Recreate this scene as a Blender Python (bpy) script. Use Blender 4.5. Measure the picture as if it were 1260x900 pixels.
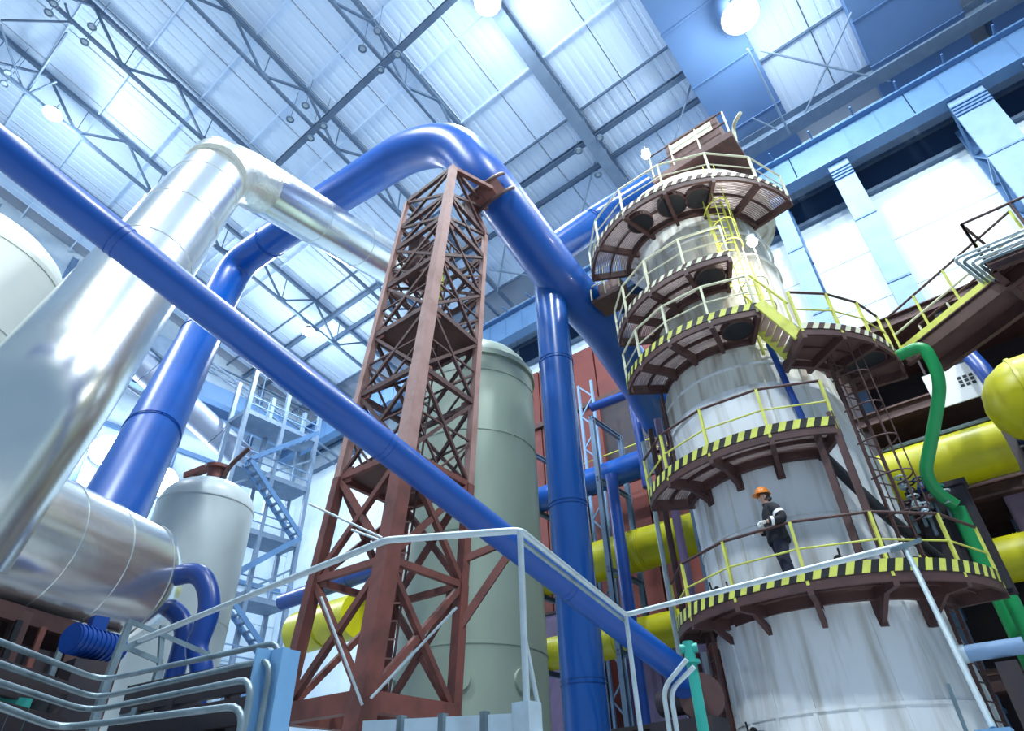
import bpy, bmesh, math, random
from mathutils import Vector, Matrix
random.seed(7)
for o in list(bpy.data.objects): bpy.data.objects.remove(o)
S = bpy.context.scene
COL = S.collection

# ------------------------------------------------------------------ camera
H = 1.6                      # eye height above the hall floor
FPX, CXP, CYP = 780.0, 630.0, 450.0
E1 = Vector((0.6360, 0.4420, 0.6325))     # hall X (towards the crane wall) in camera terms (right, down, forward)
E2 = Vector((-0.7712, 0.3939, 0.5002))    # hall Y (along the hall)
E3 = Vector((-0.0281, -0.8059, 0.5914))   # up
cam_d = bpy.data.cameras.new('camera'); cam = bpy.data.objects.new('camera', cam_d); COL.objects.link(cam)
cam_d.sensor_width = 36.0; cam_d.lens = 36.0 * FPX / 1260.0; cam_d.clip_end = 300
right = Vector((E1.x, E2.x, E3.x)).normalized()
fwd = Vector((E1.z, E2.z, E3.z)).normalized()
up = right.cross(fwd).normalized()
M = Matrix((( right.x, up.x, -fwd.x, 0), (right.y, up.y, -fwd.y, 0), (right.z, up.z, -fwd.z, H), (0, 0, 0, 1)))
cam.matrix_world = M
S.camera = cam

# ------------------------------------------------------------------ light
W = bpy.data.worlds.new('hall_air'); S.world = W; W.use_nodes = True
bg = W.node_tree.nodes['Background']; bg.inputs[0].default_value = (0.46, 0.70, 1.0, 1); bg.inputs[1].default_value = 0.38
S.view_settings.view_transform = 'Standard'; S.view_settings.look = 'None'
S.view_settings.exposure = 0.30; S.view_settings.gamma = 1.0; S.view_settings.use_curve_mapping = False
# every lamp's own light sits in its builder (see LAMPS)

# ------------------------------------------------------------------ pixel rays (the photo is 1260 x 900)
def ray(px, py):
    c = Vector((px - CXP, py - CYP, FPX)); return Vector((E1.dot(c), E2.dot(c), E3.dot(c)))
def at(px, py, D):
    r = ray(px, py); r = r * (D / math.hypot(r.x, r.y)); r.z += H; return r
def atz(px, py, z):
    r = ray(px, py); r = r * ((z - H) / r.z); r.z = z; return r
def atx(px, py, x):
    r = ray(px, py); r = r * (x / r.x); r.z += H; return r
def aty(px, py, y):
    r = ray(px, py); r = r * (y / r.y); r.z += H; return r

# ------------------------------------------------------------------ materials
MATS = {}
def mat(name, col, rough=0.5, metal=0.0, col2=None, scale=3.0, amount=0.5, stretch=(1, 1, 1), bump=0.0, bscale=20.0, emit=0.0, coat=0.0, detail=4.0, lo=0.45, hi=0.7):
    m = bpy.data.materials.new(name); m.use_nodes = True; MATS[name] = m
    nt = m.node_tree; b = nt.nodes['Principled BSDF']
    b.inputs['Roughness'].default_value = rough; b.inputs['Metallic'].default_value = metal
    b.inputs['Base Color'].default_value = (*col, 1)
    if coat: b.inputs['Coat Weight'].default_value = coat
    tc = nt.nodes.new('ShaderNodeTexCoord'); mp = nt.nodes.new('ShaderNodeMapping')
    mp.inputs['Scale'].default_value = stretch; nt.links.new(tc.outputs['Object'], mp.inputs['Vector'])
    if col2 is not None:
        n = nt.nodes.new('ShaderNodeTexNoise'); n.inputs['Scale'].default_value = scale; n.inputs['Detail'].default_value = detail
        nt.links.new(mp.outputs[0], n.inputs['Vector'])
        cr = nt.nodes.new('ShaderNodeMapRange'); cr.inputs['From Min'].default_value = lo; cr.inputs['From Max'].default_value = hi
        cr.inputs['To Max'].default_value = amount; nt.links.new(n.outputs['Fac'], cr.inputs['Value'])
        mx = nt.nodes.new('ShaderNodeMix'); mx.data_type = 'RGBA'
        mx.inputs['A'].default_value = (*col, 1); mx.inputs['B'].default_value = (*col2, 1)
        nt.links.new(cr.outputs[0], mx.inputs['Factor']); nt.links.new(mx.outputs['Result'], b.inputs['Base Color'])
    if bump:
        n2 = nt.nodes.new('ShaderNodeTexNoise'); n2.inputs['Scale'].default_value = bscale; n2.inputs['Detail'].default_value = 3
        nt.links.new(mp.outputs[0], n2.inputs['Vector'])
        bp = nt.nodes.new('ShaderNodeBump'); bp.inputs['Strength'].default_value = bump; bp.inputs['Distance'].default_value = 0.05
        nt.links.new(n2.outputs['Fac'], bp.inputs['Height']); nt.links.new(bp.outputs[0], b.inputs['Normal'])
    if emit:
        b.inputs['Emission Color'].default_value = (*col, 1); b.inputs['Emission Strength'].default_value = emit
    return m
mat('roof_sheet', (0.66, 0.82, 1.0), 0.6, 0, (0.60, 0.74, 0.92), 0.35, 0.5, (1, 0.4, 1))
mat('roof_deck', (0.35, 0.4, 0.48), 0.7)
mat('roof_steel', (0.10, 0.16, 0.25), 0.55, 0.1, (0.16, 0.24, 0.34), 1.2, 0.6)
mat('roof_beam', (0.17, 0.25, 0.36), 0.55, 0.1, (0.24, 0.33, 0.45), 1.5, 0.6)
mat('duct_steel', (0.10, 0.20, 0.40), 0.6, 0.0, (0.13, 0.25, 0.45), 0.3, 0.5)
mat('wall_panel', (0.74, 0.86, 0.88), 0.7, 0, (0.62, 0.74, 0.79), 0.9, 0.5, (1, 1, 0.4))
mat('wall_back_panel', (0.66, 0.80, 0.90), 0.7, 0, (0.50, 0.65, 0.80), 0.7, 0.6)
mat('girder', (0.10, 0.22, 0.42), 0.55, 0.0, (0.075, 0.17, 0.34), 1.0, 0.6)
mat('column_steel', (0.19, 0.32, 0.52), 0.55, 0.0, (0.14, 0.25, 0.42), 1.3, 0.6)
mat('duct_grey', (0.30, 0.36, 0.48), 0.45, 0.3, (0.22, 0.28, 0.40), 0.8, 0.6)
mat('dark_glass', (0.03, 0.06, 0.12), 0.15)
mat('concrete', (0.46, 0.47, 0.48), 0.85, 0, (0.36, 0.36, 0.38), 2.0, 0.7, bump=0.2)
mat('tower_white', (0.78, 0.83, 0.86), 0.5, 0, (0.36, 0.33, 0.27), 2.2, 0.8, (1.6, 1.6, 0.16), 0.12, 6, lo=0.48, hi=0.78)
mat('tower_bare', (0.72, 0.73, 0.66), 0.55, 0, (0.30, 0.22, 0.15), 2.0, 0.9, (1.8, 1.8, 0.22), 0.15, 6, lo=0.46, hi=0.72)
mat('tank_green', (0.30, 0.38, 0.31), 0.42, 0, (0.25, 0.31, 0.27), 0.8, 0.8, (1, 1, 0.35), 0.05, 4)
mat('tank_white', (0.62, 0.66, 0.60), 0.45, 0, (0.58, 0.62, 0.60), 0.6, 0.6)
mat('tank_grey', (0.46, 0.53, 0.55), 0.4, 0, (0.38, 0.43, 0.44), 0.7, 0.6)
mat('blue_paint', (0.0008, 0.075, 0.37), 0.36, 0, (0.0008, 0.054, 0.28), 1.2, 0.5, coat=0.15)
mat('blue_riser', (0.006, 0.085, 0.36), 0.25, 0, (0.004, 0.055, 0.26), 0.9, 0.6, (1, 1, 0.3), coat=0.4)
mat('blue_small', (0.004, 0.046, 0.25), 0.35, 0, (0.006, 0.024, 0.16), 2, 0.5)
mat('yellow_paint', (0.44, 0.43, 0.003), 0.38, 0, (0.32, 0.29, 0.01), 1.5, 0.5)
mat('yellow_rail', (0.66, 0.70, 0.12), 0.5, 0, (0.40, 0.38, 0.10), 4, 0.5)
mat('pale_rail', (0.74, 0.76, 0.55), 0.5, 0, (0.5, 0.5, 0.35), 4, 0.5)
mat('black_paint', (0.012, 0.013, 0.014), 0.5)
mat('green_paint', (0.01, 0.30, 0.085), 0.35, 0, (0.008, 0.2, 0.06), 2, 0.5)
mat('teal_paint', (0.03, 0.36, 0.30), 0.4, 0, (0.02, 0.25, 0.22), 2, 0.5)
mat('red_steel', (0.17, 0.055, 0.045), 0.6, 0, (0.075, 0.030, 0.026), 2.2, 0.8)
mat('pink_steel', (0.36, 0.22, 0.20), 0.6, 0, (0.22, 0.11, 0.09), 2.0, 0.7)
mat('brown_steel', (0.085, 0.040, 0.038), 0.6, 0, (0.045, 0.022, 0.022), 2.5, 0.8)
mat('brown_plate', (0.12, 0.062, 0.055), 0.65, 0, (0.07, 0.035, 0.03), 2.0, 0.7)
mat('grating_steel', (0.42, 0.34, 0.33), 0.5, 0.2, (0.25, 0.17, 0.16), 3, 0.6)
mat('grating_dark', (0.15, 0.085, 0.08), 0.6, 0.1, (0.08, 0.045, 0.045), 3, 0.6)
mat('red_casing', (0.15, 0.030, 0.024), 0.6, 0, (0.09, 0.02, 0.02), 0.9, 0.6)
mat('purple_casing', (0.22, 0.16, 0.30), 0.5, 0, (0.14, 0.09, 0.18), 1.2, 0.6)
mat('dark_machine', (0.030, 0.026, 0.036), 0.6, 0.1, (0.05, 0.032, 0.03), 2.5, 0.6)
mat('galvanised', (0.50, 0.60, 0.64), 0.4, 0.3, (0.34, 0.42, 0.46), 5, 0.6)
mat('conduit_steel', (0.22, 0.30, 0.34), 0.35, 0.4, (0.09, 0.13, 0.16), 4, 0.7)
mat('blue_sheet', (0.20, 0.42, 0.68), 0.4, 0.1, (0.14, 0.32, 0.55), 2, 0.5)
mat('pale_sheet', (0.50, 0.64, 0.74), 0.4, 0.2, (0.32, 0.40, 0.44), 3, 0.7)
mat('cladding', (0.82, 0.86, 0.84), 0.23, 0.9, (0.70, 0.76, 0.78), 1.0, 0.5, (1, 1, 1), 0.10, 2.2)
mat('cladding_rough', (0.74, 0.75, 0.66), 0.32, 0.85, (0.55, 0.57, 0.52), 6, 0.6, (1, 1, 1), 0.35, 14)
mat('lamp_glow', (0.93, 0.98, 1.0), 0.4, emit=60.0)
mat('lamp_glow_warm', (1.0, 0.93, 0.80), 0.4, emit=40.0)
mat('lamp_body', (0.20, 0.24, 0.30), 0.4, 0.5)
mat('skin', (0.62, 0.36, 0.26), 0.55)
mat('hair', (0.05, 0.035, 0.03), 0.6)
mat('jacket', (0.009, 0.010, 0.016), 0.8, 0, (0.020, 0.022, 0.03), 9, 0.6, bump=0.3, bscale=12)
mat('scarf_grey', (0.3, 0.3, 0.32), 0.8)
mat('trousers', (0.010, 0.013, 0.035), 0.8, 0, (0.03, 0.032, 0.06), 8, 0.6, bump=0.3, bscale=10)
mat('reflective', (0.80, 0.82, 0.84), 0.4)
mat('glove', (0.78, 0.80, 0.80), 0.8)
mat('helmet', (0.85, 0.26, 0.03), 0.35)
mat('boot', (0.015, 0.013, 0.012), 0.6)
mat('sign_white', (0.75, 0.80, 0.84), 0.5)
mat('rubber', (0.010, 0.012, 0.018), 0.6)

# ------------------------------------------------------------------ mesh helpers
class MB:
    def __init__(s): s.v = []; s.f = []; s.mi = []
    def add(s, vs, fs, mi=0):
        o = len(s.v); s.v += [tuple(p) for p in vs]; s.f += [tuple(i + o for i in f) for f in fs]; s.mi += [mi] * len(fs); return s
    def box(s, lo, hi, mi=0):
        x0, y0, z0 = lo; x1, y1, z1 = hi
        return s.add([(x0,y0,z0),(x1,y0,z0),(x1,y1,z0),(x0,y1,z0),(x0,y0,z1),(x1,y0,z1),(x1,y1,z1),(x0,y1,z1)],
                     [(0,3,2,1),(4,5,6,7),(0,1,5,4),(1,2,6,5),(2,3,7,6),(3,0,4,7)], mi)
    def beam(s, p, q, w, h=None, upv=(0, 0, 1), mi=0):
        p, q = Vector(p), Vector(q); h = h or w; d = (q - p)
        if d.length < 1e-6: return s
        d.normalize(); u = Vector(upv)
        if abs(d.dot(u)) > 0.97: u = Vector((1, 0, 0)) if abs(d.x) < 0.9 else Vector((0, 1, 0))
        a = d.cross(u).normalized(); b = a.cross(d).normalized()
        vs = [c + a * (i * w / 2) + b * (j * h / 2) for c in (p, q) for i, j in ((-1,-1),(1,-1),(1,1),(-1,1))]
        return s.add(vs, [(0,3,2,1),(4,5,6,7),(0,1,5,4),(1,2,6,5),(2,3,7,6),(3,0,4,7)], mi)
    def ibeam(s, p, q, w, h, t=0.02, upv=(0, 0, 1), mi=0):
        p, q = Vector(p), Vector(q); d = (q - p).normalized(); u = Vector(upv)
        if abs(d.dot(u)) > 0.97: u = Vector((1, 0, 0))
        a = d.cross(u).normalized(); b = a.cross(d).normalized()
        for k in (-1, 1):
            c = b * (k * (h / 2 - t / 2)); s.beam(p + c, q + c, w, t, b, mi)
        return s.beam(p, q, t, h - 2 * t, b, mi)
    def tube(s, pts, r, seg=10, caps=True, mi=0, closed=False):
        pts = [Vector(p) for p in pts]; n = len(pts); rs = r if isinstance(r, (list, tuple)) else [r] * n
        tang = []
        for i in range(n):
            if closed: t = (pts[(i + 1) % n] - pts[i - 1])
            else: t = pts[min(i + 1, n - 1)] - pts[max(i - 1, 0)]
            tang.append(t.normalized())
        ref = Vector((0, 0, 1)) if abs(tang[0].z) < 0.9 else Vector((1, 0, 0))
        a = tang[0].cross(ref).normalized(); vs = []
        for i in range(n):
            a = (a - tang[i] * a.dot(tang[i])).normalized(); b = tang[i].cross(a)
            for k in range(seg):
                th = 2 * math.pi * k / seg; vs.append(pts[i] + (a * math.cos(th) + b * math.sin(th)) * rs[i])
        fs = []
        for i in range(n if closed else n - 1):
            j = (i + 1) % n
            for k in range(seg):
                k2 = (k + 1) % seg; fs.append((i*seg+k, i*seg+k2, j*seg+k2, j*seg+k))
        if caps and not closed: fs += [tuple(range(seg - 1, -1, -1)), tuple((n - 1) * seg + k for k in range(seg))]
        return s.add(vs, fs, mi)
    def lathe(s, c, prof, seg=48, a0=0.0, a1=360.0, mi=0):
        cx, cy, cz = c; full = abs(a1 - a0 - 360) < 1e-3; n = seg if full else seg + 1; vs = []
        for r, z in prof:
            for k in range(n):
                th = math.radians(a0 + (a1 - a0) * k / seg); vs.append((cx + r * math.cos(th), cy + r * math.sin(th), cz + z))
        fs = []
        for i in range(len(prof) - 1):
            for k in range(seg):
                k2 = (k + 1) % n; fs.append((i*n+k, i*n+k2, (i+1)*n+k2, (i+1)*n+k))
        return s.add(vs, fs, mi)
    def ringbox(s, c, r0, r1, z0, z1, a0, a1, seg=24, mi=0):
        cx, cy = c[0], c[1]; vs = []
        for k in range(seg + 1):
            th = math.radians(a0 + (a1 - a0) * k / seg); co, si = math.cos(th), math.sin(th)
            for r, z in ((r0, z0), (r1, z0), (r1, z1), (r0, z1)): vs.append((cx + r * co, cy + r * si, z))
        fs = [(0, 1, 2, 3), tuple(seg * 4 + i for i in (3, 2, 1, 0))]
        for k in range(seg):
            for i in range(4):
                j = (i + 1) % 4; fs.append((k*4+i, (k+1)*4+i, (k+1)*4+j, k*4+j))
        return s.add(vs, fs, mi)
    def disc(s, c, n, r, t, seg=20, mi=0):
        c = Vector(c); n = Vector(n).normalized(); return s.tube([c - n * t / 2, c + n * t / 2], r, seg, True, mi)
    def build(s, name, mats, parent=None, smooth=True, sharp=35):
        me = bpy.data.meshes.new(name); root = Vector((0, 0, 0)); p = parent
        while p is not None: root += p.location; p = p.parent
        me.from_pydata([(x - root.x, y - root.y, z - root.z) for x, y, z in s.v], [], s.f)
        if isinstance(mats, str): mats = [mats]
        for m in mats: me.materials.append(MATS[m])
        me.polygons.foreach_set('material_index', s.mi); me.validate()
        bm = bmesh.new(); bm.from_mesh(me); bmesh.ops.recalc_face_normals(bm, faces=bm.faces); bm.to_mesh(me); bm.free()
        if smooth:
            me.polygons.foreach_set('use_smooth', [True] * len(me.polygons)); me.set_sharp_from_angle(angle=math.radians(sharp))
        me.update()
        o = bpy.data.objects.new(name, me); COL.objects.link(o)
        if parent is not None: o.parent = parent
        return o
def tag(o, label, cat, group=None):
    o['label'] = label; o['category'] = cat
    if group: o['group'] = group
    return o
def thing(name, label, cat, loc, group=None):
    o = bpy.data.objects.new(name, None); COL.objects.link(o); o.location = loc; o.empty_display_size = 0.2
    return tag(o, label, cat, group)
def struct(o): o['kind'] = 'structure'; return o
def centred(mb, name, mats, label=None, cat=None, group=None, **k):
    """one-mesh thing with its origin at its own base"""
    xs = [p[0] for p in mb.v]; ys = [p[1] for p in mb.v]; zs = [p[2] for p in mb.v]
    c = Vector(((min(xs) + max(xs)) / 2, (min(ys) + max(ys)) / 2, min(zs)))
    mb.v = [(p[0] - c.x, p[1] - c.y, p[2] - c.z) for p in mb.v]
    o = mb.build(name, mats, None, **k); o.location = c
    if label: tag(o, label, cat, group)
    return o
def copy_tree(o, loc, label=None):
    def cp(a, par):
        c = a.copy(); COL.objects.link(c); c.parent = par
        for ch in a.children: cp(ch, c)
        return c
    r = cp(o, None); r.location = loc
    if label: r['label'] = label
    return r
def fillet(pts, rad, n=7):
    """round the corners of a pipe run"""
    pts = [Vector(p) for p in pts]; out = [pts[0]]
    for i in range(1, len(pts) - 1):
        a, b, c = pts[i-1], pts[i], pts[i+1]; u = (a - b); v = (c - b)
        R = rad[i-1] if isinstance(rad, (list, tuple)) else rad
        t = min(R, u.length * 0.48, v.length * 0.48); u.normalize(); v.normalize(); p0, p1 = b + u * t, b + v * t
        for k in range(n + 1):
            s_ = k / n; out.append(p0 * (1 - s_) ** 2 + b * (2 * s_ * (1 - s_)) + p1 * s_ ** 2)
    out.append(pts[-1]); return out
def pipe(name, label, pts, r, m, rad=1.0, flanges=(), seg=28, group=None, fl_mat=None, cat='pipe', n=8):
    path = fillet(pts, rad, n); root = thing(name, label, cat, path[0], group)
    MB().tube(path, r, seg).build('pipe_run', m, root)
    for fr in flanges:
        k = max(1, min(len(path) - 2, int(fr * (len(path) - 1)))) if fr >= 1e-6 else 0
        L = [0]
        for i in range(1, len(path)): L.append(L[-1] + (path[i] - path[i-1]).length)
        d = fr * L[-1]
        for i in range(1, len(path)):
            if L[i] >= d - 1e-6:
                t = (d - L[i-1]) / max(1e-6, L[i] - L[i-1]); c = path[i-1].lerp(path[i], t); dr = (path[i] - path[i-1]).normalized(); break
        fb = MB().disc(c - dr * 0.05, dr, r * 1.035, 0.02, seg); fb.disc(c + dr * 0.05, dr, r * 1.035, 0.02, seg)
        fb.build('weld_band', fl_mat or m, root)
    return root

# ================================================================== SETTING
struct(MB().box((-40, -45, -0.3), (31, 52, 0)).build('floor', 'concrete', smooth=False))
ZR, SL = 40.2 + H, 0.226
def zroof(x): return ZR - SL * x
PURL = [-20.5 + 3.72 * k for k in range(0, 14)]      # purlin lines, x
PURL = [p for p in PURL if p < 29.0]
TR_Y = [-2.2 + 6.38 * k for k in range(0, 8)]        # truss lines, y
Y0, Y1 = -22.0, 51.0
ceil = MB().add([(-22, Y0, zroof(-22) + .5), (31, Y0, zroof(31) + .5), (31, Y1, zroof(31) + .5), (-22, Y1, zroof(-22) + .5),
                 (-22, Y0, zroof(-22) + .7), (31, Y0, zroof(31) + .7), (31, Y1, zroof(31) + .7), (-22, Y1, zroof(-22) + .7)],
                [(0,3,2,1),(4,5,6,7),(0,1,5,4),(1,2,6,5),(2,3,7,6),(3,0,4,7)]).build('ceiling', 'roof_deck', smooth=False)
struct(ceil)
# ribbed roof sheets: one mesh per strip, shared by all bays
BAY = 3.19
def roof_panel_mesh(x0, x1):
    mb = MB(); y = 0.02; prof = []
    step = (BAY - 0.05) / 5
    for k in range(5):
        prof += [(y, 0.0), (y + step * 0.62, 0.0), (y + step * 0.70, 0.025), (y + step * 0.92, 0.025)]; y += step
    prof.append((y, 0.0)); vs = []; fs = []
    dx = x1 - x0 - 0.07
    for p in prof: vs += [(0, p[0], p[1]), (dx, p[0], p[1] - SL * dx)]
    for k in range(len(prof) - 1): fs.append((2*k, 2*k+1, 2*k+3, 2*k+2))
    mb.add(vs, fs)
    # lapped edge bead
    mb.beam((dx + .035, 0.02, -SL * dx - .02), (dx + .035, BAY - 0.04, -SL * dx - .02), 0.09, 0.05)
    o = mb.build('roof_sheet', 'roof_sheet', None, smooth=False); return o
proto = None
for i in range(len(PURL) - 1):
    for j in range(int((Y1 - 1 - Y0) / BAY)):
        yy = Y0 + 0.4 + BAY * j
        if PURL[i] < -6 and yy < 18: continue
        if yy < -16: continue
        if proto is None:
            proto = roof_panel_mesh(PURL[0], PURL[1]); o = proto
        else:
            o = proto.copy(); COL.objects.link(o)
        o.parent = ceil; o.location = (PURL[i], yy, zroof(PURL[i]) + 0.22)
proto = None
for i, px_ in enumerate(PURL):
    if px_ < -12: continue
    z = zroof(px_) + 0.10
    b = MB(); b.beam((px_, Y0 + 4, z), (px_, Y1 - 1, z), 0.09, 0.18); b.build('purlin', 'roof_sheet' if px_ < 20 else 'roof_steel', ceil, smooth=False)

# right-hand (crane) wall
XW = 30.2
wr = struct(MB().box((XW, -26, 0), (XW + .3, 52, 36.5)).build('wall_right', 'wall_back_panel', smooth=False))
pp = None
for j in range(12):
    for k in range(9):
        y = -24.8 + 6.0 * j; z = 1.0 + 3.05 * k
        if y > 12 : continue
        if pp is None: pp = MB().box((-0.10, 0.03, 0.02), (0, 5.97, 3.02)).build('wall_sheet', 'wall_panel', wr, smooth=False); o = pp
        else: o = pp.copy(); COL.objects.link(o); o.parent = wr
        o.location = (XW, y, z)
for j in range(10):
    y = -24.8 + 6.0 * j
    b = MB(); b.box((XW - .12, y + .15, 29.2), (XW - .02, y + 5.85, 30.9)); b.build('clerestory_pane', 'dark_glass', wr, smooth=False)
    b = MB(); b.box((XW - .12, y + .05, 31.2), (XW - .02, y + 5.95, 34.2)); b.build('wall_sheet_upper', 'wall_back_panel', wr, smooth=False)
for z in (29.05, 31.0):
    MB().box((XW - .3, -25, z - .12), (XW - .02, 48, z + .12)).build('wall_rail', 'roof_steel', wr, smooth=False)

# back (gable) wall
YW = 50.0
wb = struct(MB().box((-24, YW, 0), (30.5, YW + .3, zroof(-24) + .4)).build('wall_back', 'wall_back_panel', smooth=False))
pp = None
for j in range(9):
    for k in range(13):
        x = -23.8 + 6.0 * j; z = 0.6 + 3.0 * k
        if z + 3 > zroof(x + 6): continue
        if pp is None: pp = MB().box((0.04, -0.10, 0.03), (5.96, 0, 2.97)).build('wall_sheet', 'wall_back_panel', wb, smooth=False); o = pp
        else: o = pp.copy(); COL.objects.link(o); o.parent = wb
        o.location = (x, YW, z)
for j in range(9):
    x = -23.8 + 6.0 * j
    MB().ibeam((x, YW - .3, 0), (x, YW - .3, zroof(x) - .3), 0.35, 0.45, 0.04, (1, 0, 0)).build('wall_post', 'column_steel', wb, smooth=False)
for z in (12.0, 18.5, 27.5):
    MB().box((-23, YW - .35, z - .18), (30, YW - .12, z + .18)).build('wall_rail', 'girder', wb, smooth=False)
for k, (x0, z0) in enumerate([(7.4, 14.2), (10.0, 14.2), (12.6, 14.2), (15.2, 14.2), (17.8, 14.2)]):
    w = MB().box((x0, YW - .2, z0), (x0 + 2.1, YW - .1, z0 + 2.6)).build('window_pane', 'dark_glass', wb, smooth=False)

# ================================================================== ROOF STEELWORK
def truss(y, x0, x1, label):
    root = thing('roof_truss', label, 'roof truss', (x1, y, zroof(x1)), 'roof trusses spanning the hall')
    dep = 2.6; pan = 5.4
    U = lambda x: Vector((x, y, zroof(x) - 0.1)); Lw = lambda x: Vector((x, y, zroof(x) - dep))
    MB().beam(U(x0), U(x1), 0.22, 0.30).build('upper_chord', 'roof_steel', root, smooth=False)
    MB().beam(Lw(x0), Lw(x1), 0.18, 0.20).build('lower_chord', 'roof_steel', root, smooth=False)
    x = x0
    while x + pan <= x1 + .01:
        MB().beam(U(x), Lw(x + pan * .5), 0.13, 0.13).build('web_member', 'roof_steel', root, smooth=False)
        MB().beam(Lw(x + pan * .5), U(x + pan), 0.13, 0.13).build('web_member', 'roof_steel', root, smooth=False)
        MB().beam(Lw(x + pan * .5), U(x + pan * .5), 0.06, 0.06).build('web_hanger', 'roof_steel', root, smooth=False)
        MB().box((x + pan*.5 - .35, y - .03, Lw(x + pan*.5).z - .12), (x + pan*.5 + .35, y + .03, Lw(x + pan*.5).z + .34)).build('gusset_plate', 'roof_steel', root, smooth=False)
        x += pan
    return root
for y, lab in [(16.75, 'dark steel lattice roof truss next to the solid roof beam'), (23.15, 'dark steel lattice roof truss, second beyond the solid roof beam'),
               (29.75, 'dark steel lattice roof truss, third beyond the solid roof beam'), (36.4, 'dark steel lattice roof truss, fourth beyond the solid roof beam'), (43.0, 'dark steel lattice roof truss nearest the gable wall')]:
    truss(y, -12.2, 29.6, lab)
# solid roof beam
rb = thing('roof_beam', 'solid grey blue roof beam running down the white ceiling', 'beam', (29.5, 10.45, zroof(29.5)), )
b = MB(); p, q = Vector((-10, 10.45, zroof(-10) - .45)), Vector((29.5, 10.45, zroof(29.5) - .45)); b.ibeam(p, q, 0.75, 0.9, 0.08); b.build('flanged_beam', 'roof_beam', rb, smooth=False)
for k in range(16):
    x = -8 + 2.4 * k; z = zroof(x) - .45
    MB().box((x - .02, 10.12, z - .36), (x + .02, 10.78, z + .36)).build('stiffener', 'roof_beam', rb, smooth=False)
# wide sheet ducts below the roof
def roof_duct(y0, y1, x0, x1, label, d=0.9):
    root = thing('roof_duct', label, 'air duct', (x1, (y0 + y1) / 2, zroof(x1) - d), 'wide air ducts under the roof')
    n = 8
    for k in range(n):
        xa = x0 + (x1 - x0) * k / n + .03; xb = x0 + (x1 - x0) * (k + 1) / n - .03
        vs = [(xa, y0, zroof(xa)-d), (xb, y0, zroof(xb)-d), (xb, y1, zroof(xb)-d), (xa, y1, zroof(xa)-d), (xa, y0, zroof(xa)), (xb, y0, zroof(xb)), (xb, y1, zroof(xb)), (xa, y1, zroof(xa))]
        MB().add(vs, [(0,3,2,1),(4,5,6,7),(0,1,5,4),(1,2,6,5),(2,3,7,6),(3,0,4,7)]).build('duct_section', 'duct_steel', root, smooth=False)
        MB().beam((xb + .03, y0 - .04, zroof(xb) - d), (xb + .03, y1 + .04, zroof(xb) - d), .10, .12).build('duct_flange', 'duct_steel', root, smooth=False)
    return root
roof_duct(0.35, 3.95, 2, 29.6, 'wide dark blue sheet steel air duct beside the big roof lamp')
roof_duct(-8.6, -4.2, 8, 29.6, 'wide dark blue sheet steel air duct above the lattice crane column', 1.4)
roof_duct(-12.6, -9.6, 14, 29.6, 'narrower dark sheet steel air duct at the roof edge', 1.4)
def at_roof(px, py, dz):
    r = ray(px, py); t = (ZR - H - dz) / (r.z + SL * r.x); return Vector((r.x * t, r.y * t, r.z * t + H))
# longitudinal ties
def tie(x, y0, y1, dz, label, w=.22, m='roof_steel'):
    z = zroof(x) - dz
    b = MB(); b.ibeam((x, y0, z), (x, y1, z), w * 1.3, w * 1.3, .04)
    centred(b, 'roof_tie_beam', m, label, 'beam', smooth=False)
tie(10.5, 10.8, 49.5, 2.75, 'long dark tie beam crossing under the roof trusses', .26)
tie(22.0, 4.0, 49.5, 0.35, 'dark eave purlin where the white roof sheets end', .26)
tie(23.7, 4.0, 49.5, 0.35, 'thin dark eave purlin nearer the crane wall', .16)
tie(-6.2, 17.5, 49.5, 2.75, 'dark tie beam crossing the trusses high on the roof', .24)
tie(27.2, -12, 3.6, 1.6, 'dark deep eave beam above the crane girder', .7, 'roof_beam')
# wind bracing rods
def rods(label, prs, r=.06, m='roof_beam', name='bracing_rod', cat='bracing'):
    for p, q in prs:
        centred(MB().tube([p, q], r, 8), name, m, label, cat, label + 's')
for (pa, pb, dz, lab) in [((935, 62), (1095, 100), 1.9, 'long thin bracing rod crossing below the big lamp by the duct'), ((1048, 15), (980, 162), 1.6, 'steep thin bracing rod crossing the long one near the crane girder'),
        ((920, 60), (972, 165), 2.2, 'thin rod running down from the big lamp by the duct'), ((925, 145), (970, 166), 1.7, 'short thin rod at the foot of the big dark duct'),
        ((732, 200), (716, 262), 1.3, 'thin hanger rod at the lower end of the solid roof beam'), ((850, 105), (828, 178), 1.3, 'thin hanger rod left of the wide dark duct'),
        ((602, 332), (655, 340), 1.3, 'thin level rod right of the lattice tower head'), ((622, 300), (612, 360), 1.7, 'thin steep rod right of the lattice tower head')]:
    centred(MB().tube([at_roof(*pa, dz if 'hanger' not in lab and 'head' not in lab else .1), at_roof(*pb, dz)], .06, 8), 'bracing_rod', 'roof_beam', lab, 'bracing')
for (pa, pb, dz, lab) in [((2, 25), (86, 27), 1.6, 'thin level sway rod at the top left trusses'), ((80, 4), (88, 30), 1.8, 'short sway rod rising from the truss node'), ((0, 30), (28, 110), 2.0, 'steep sway rod above the start of the long blue pipe'),
        ((82, 40), (32, 115), 2.2, 'slanting sway rod beside the bright truss lamp'), ((28, 118), (70, 100), 2.4, 'short sway rod next to the bright truss lamp')]:
    centred(MB().tube([at_roof(*pa, dz), at_roof(*pb, dz)], .07, 8), 'sway_rod', 'roof_steel', lab, 'bracing')
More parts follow.
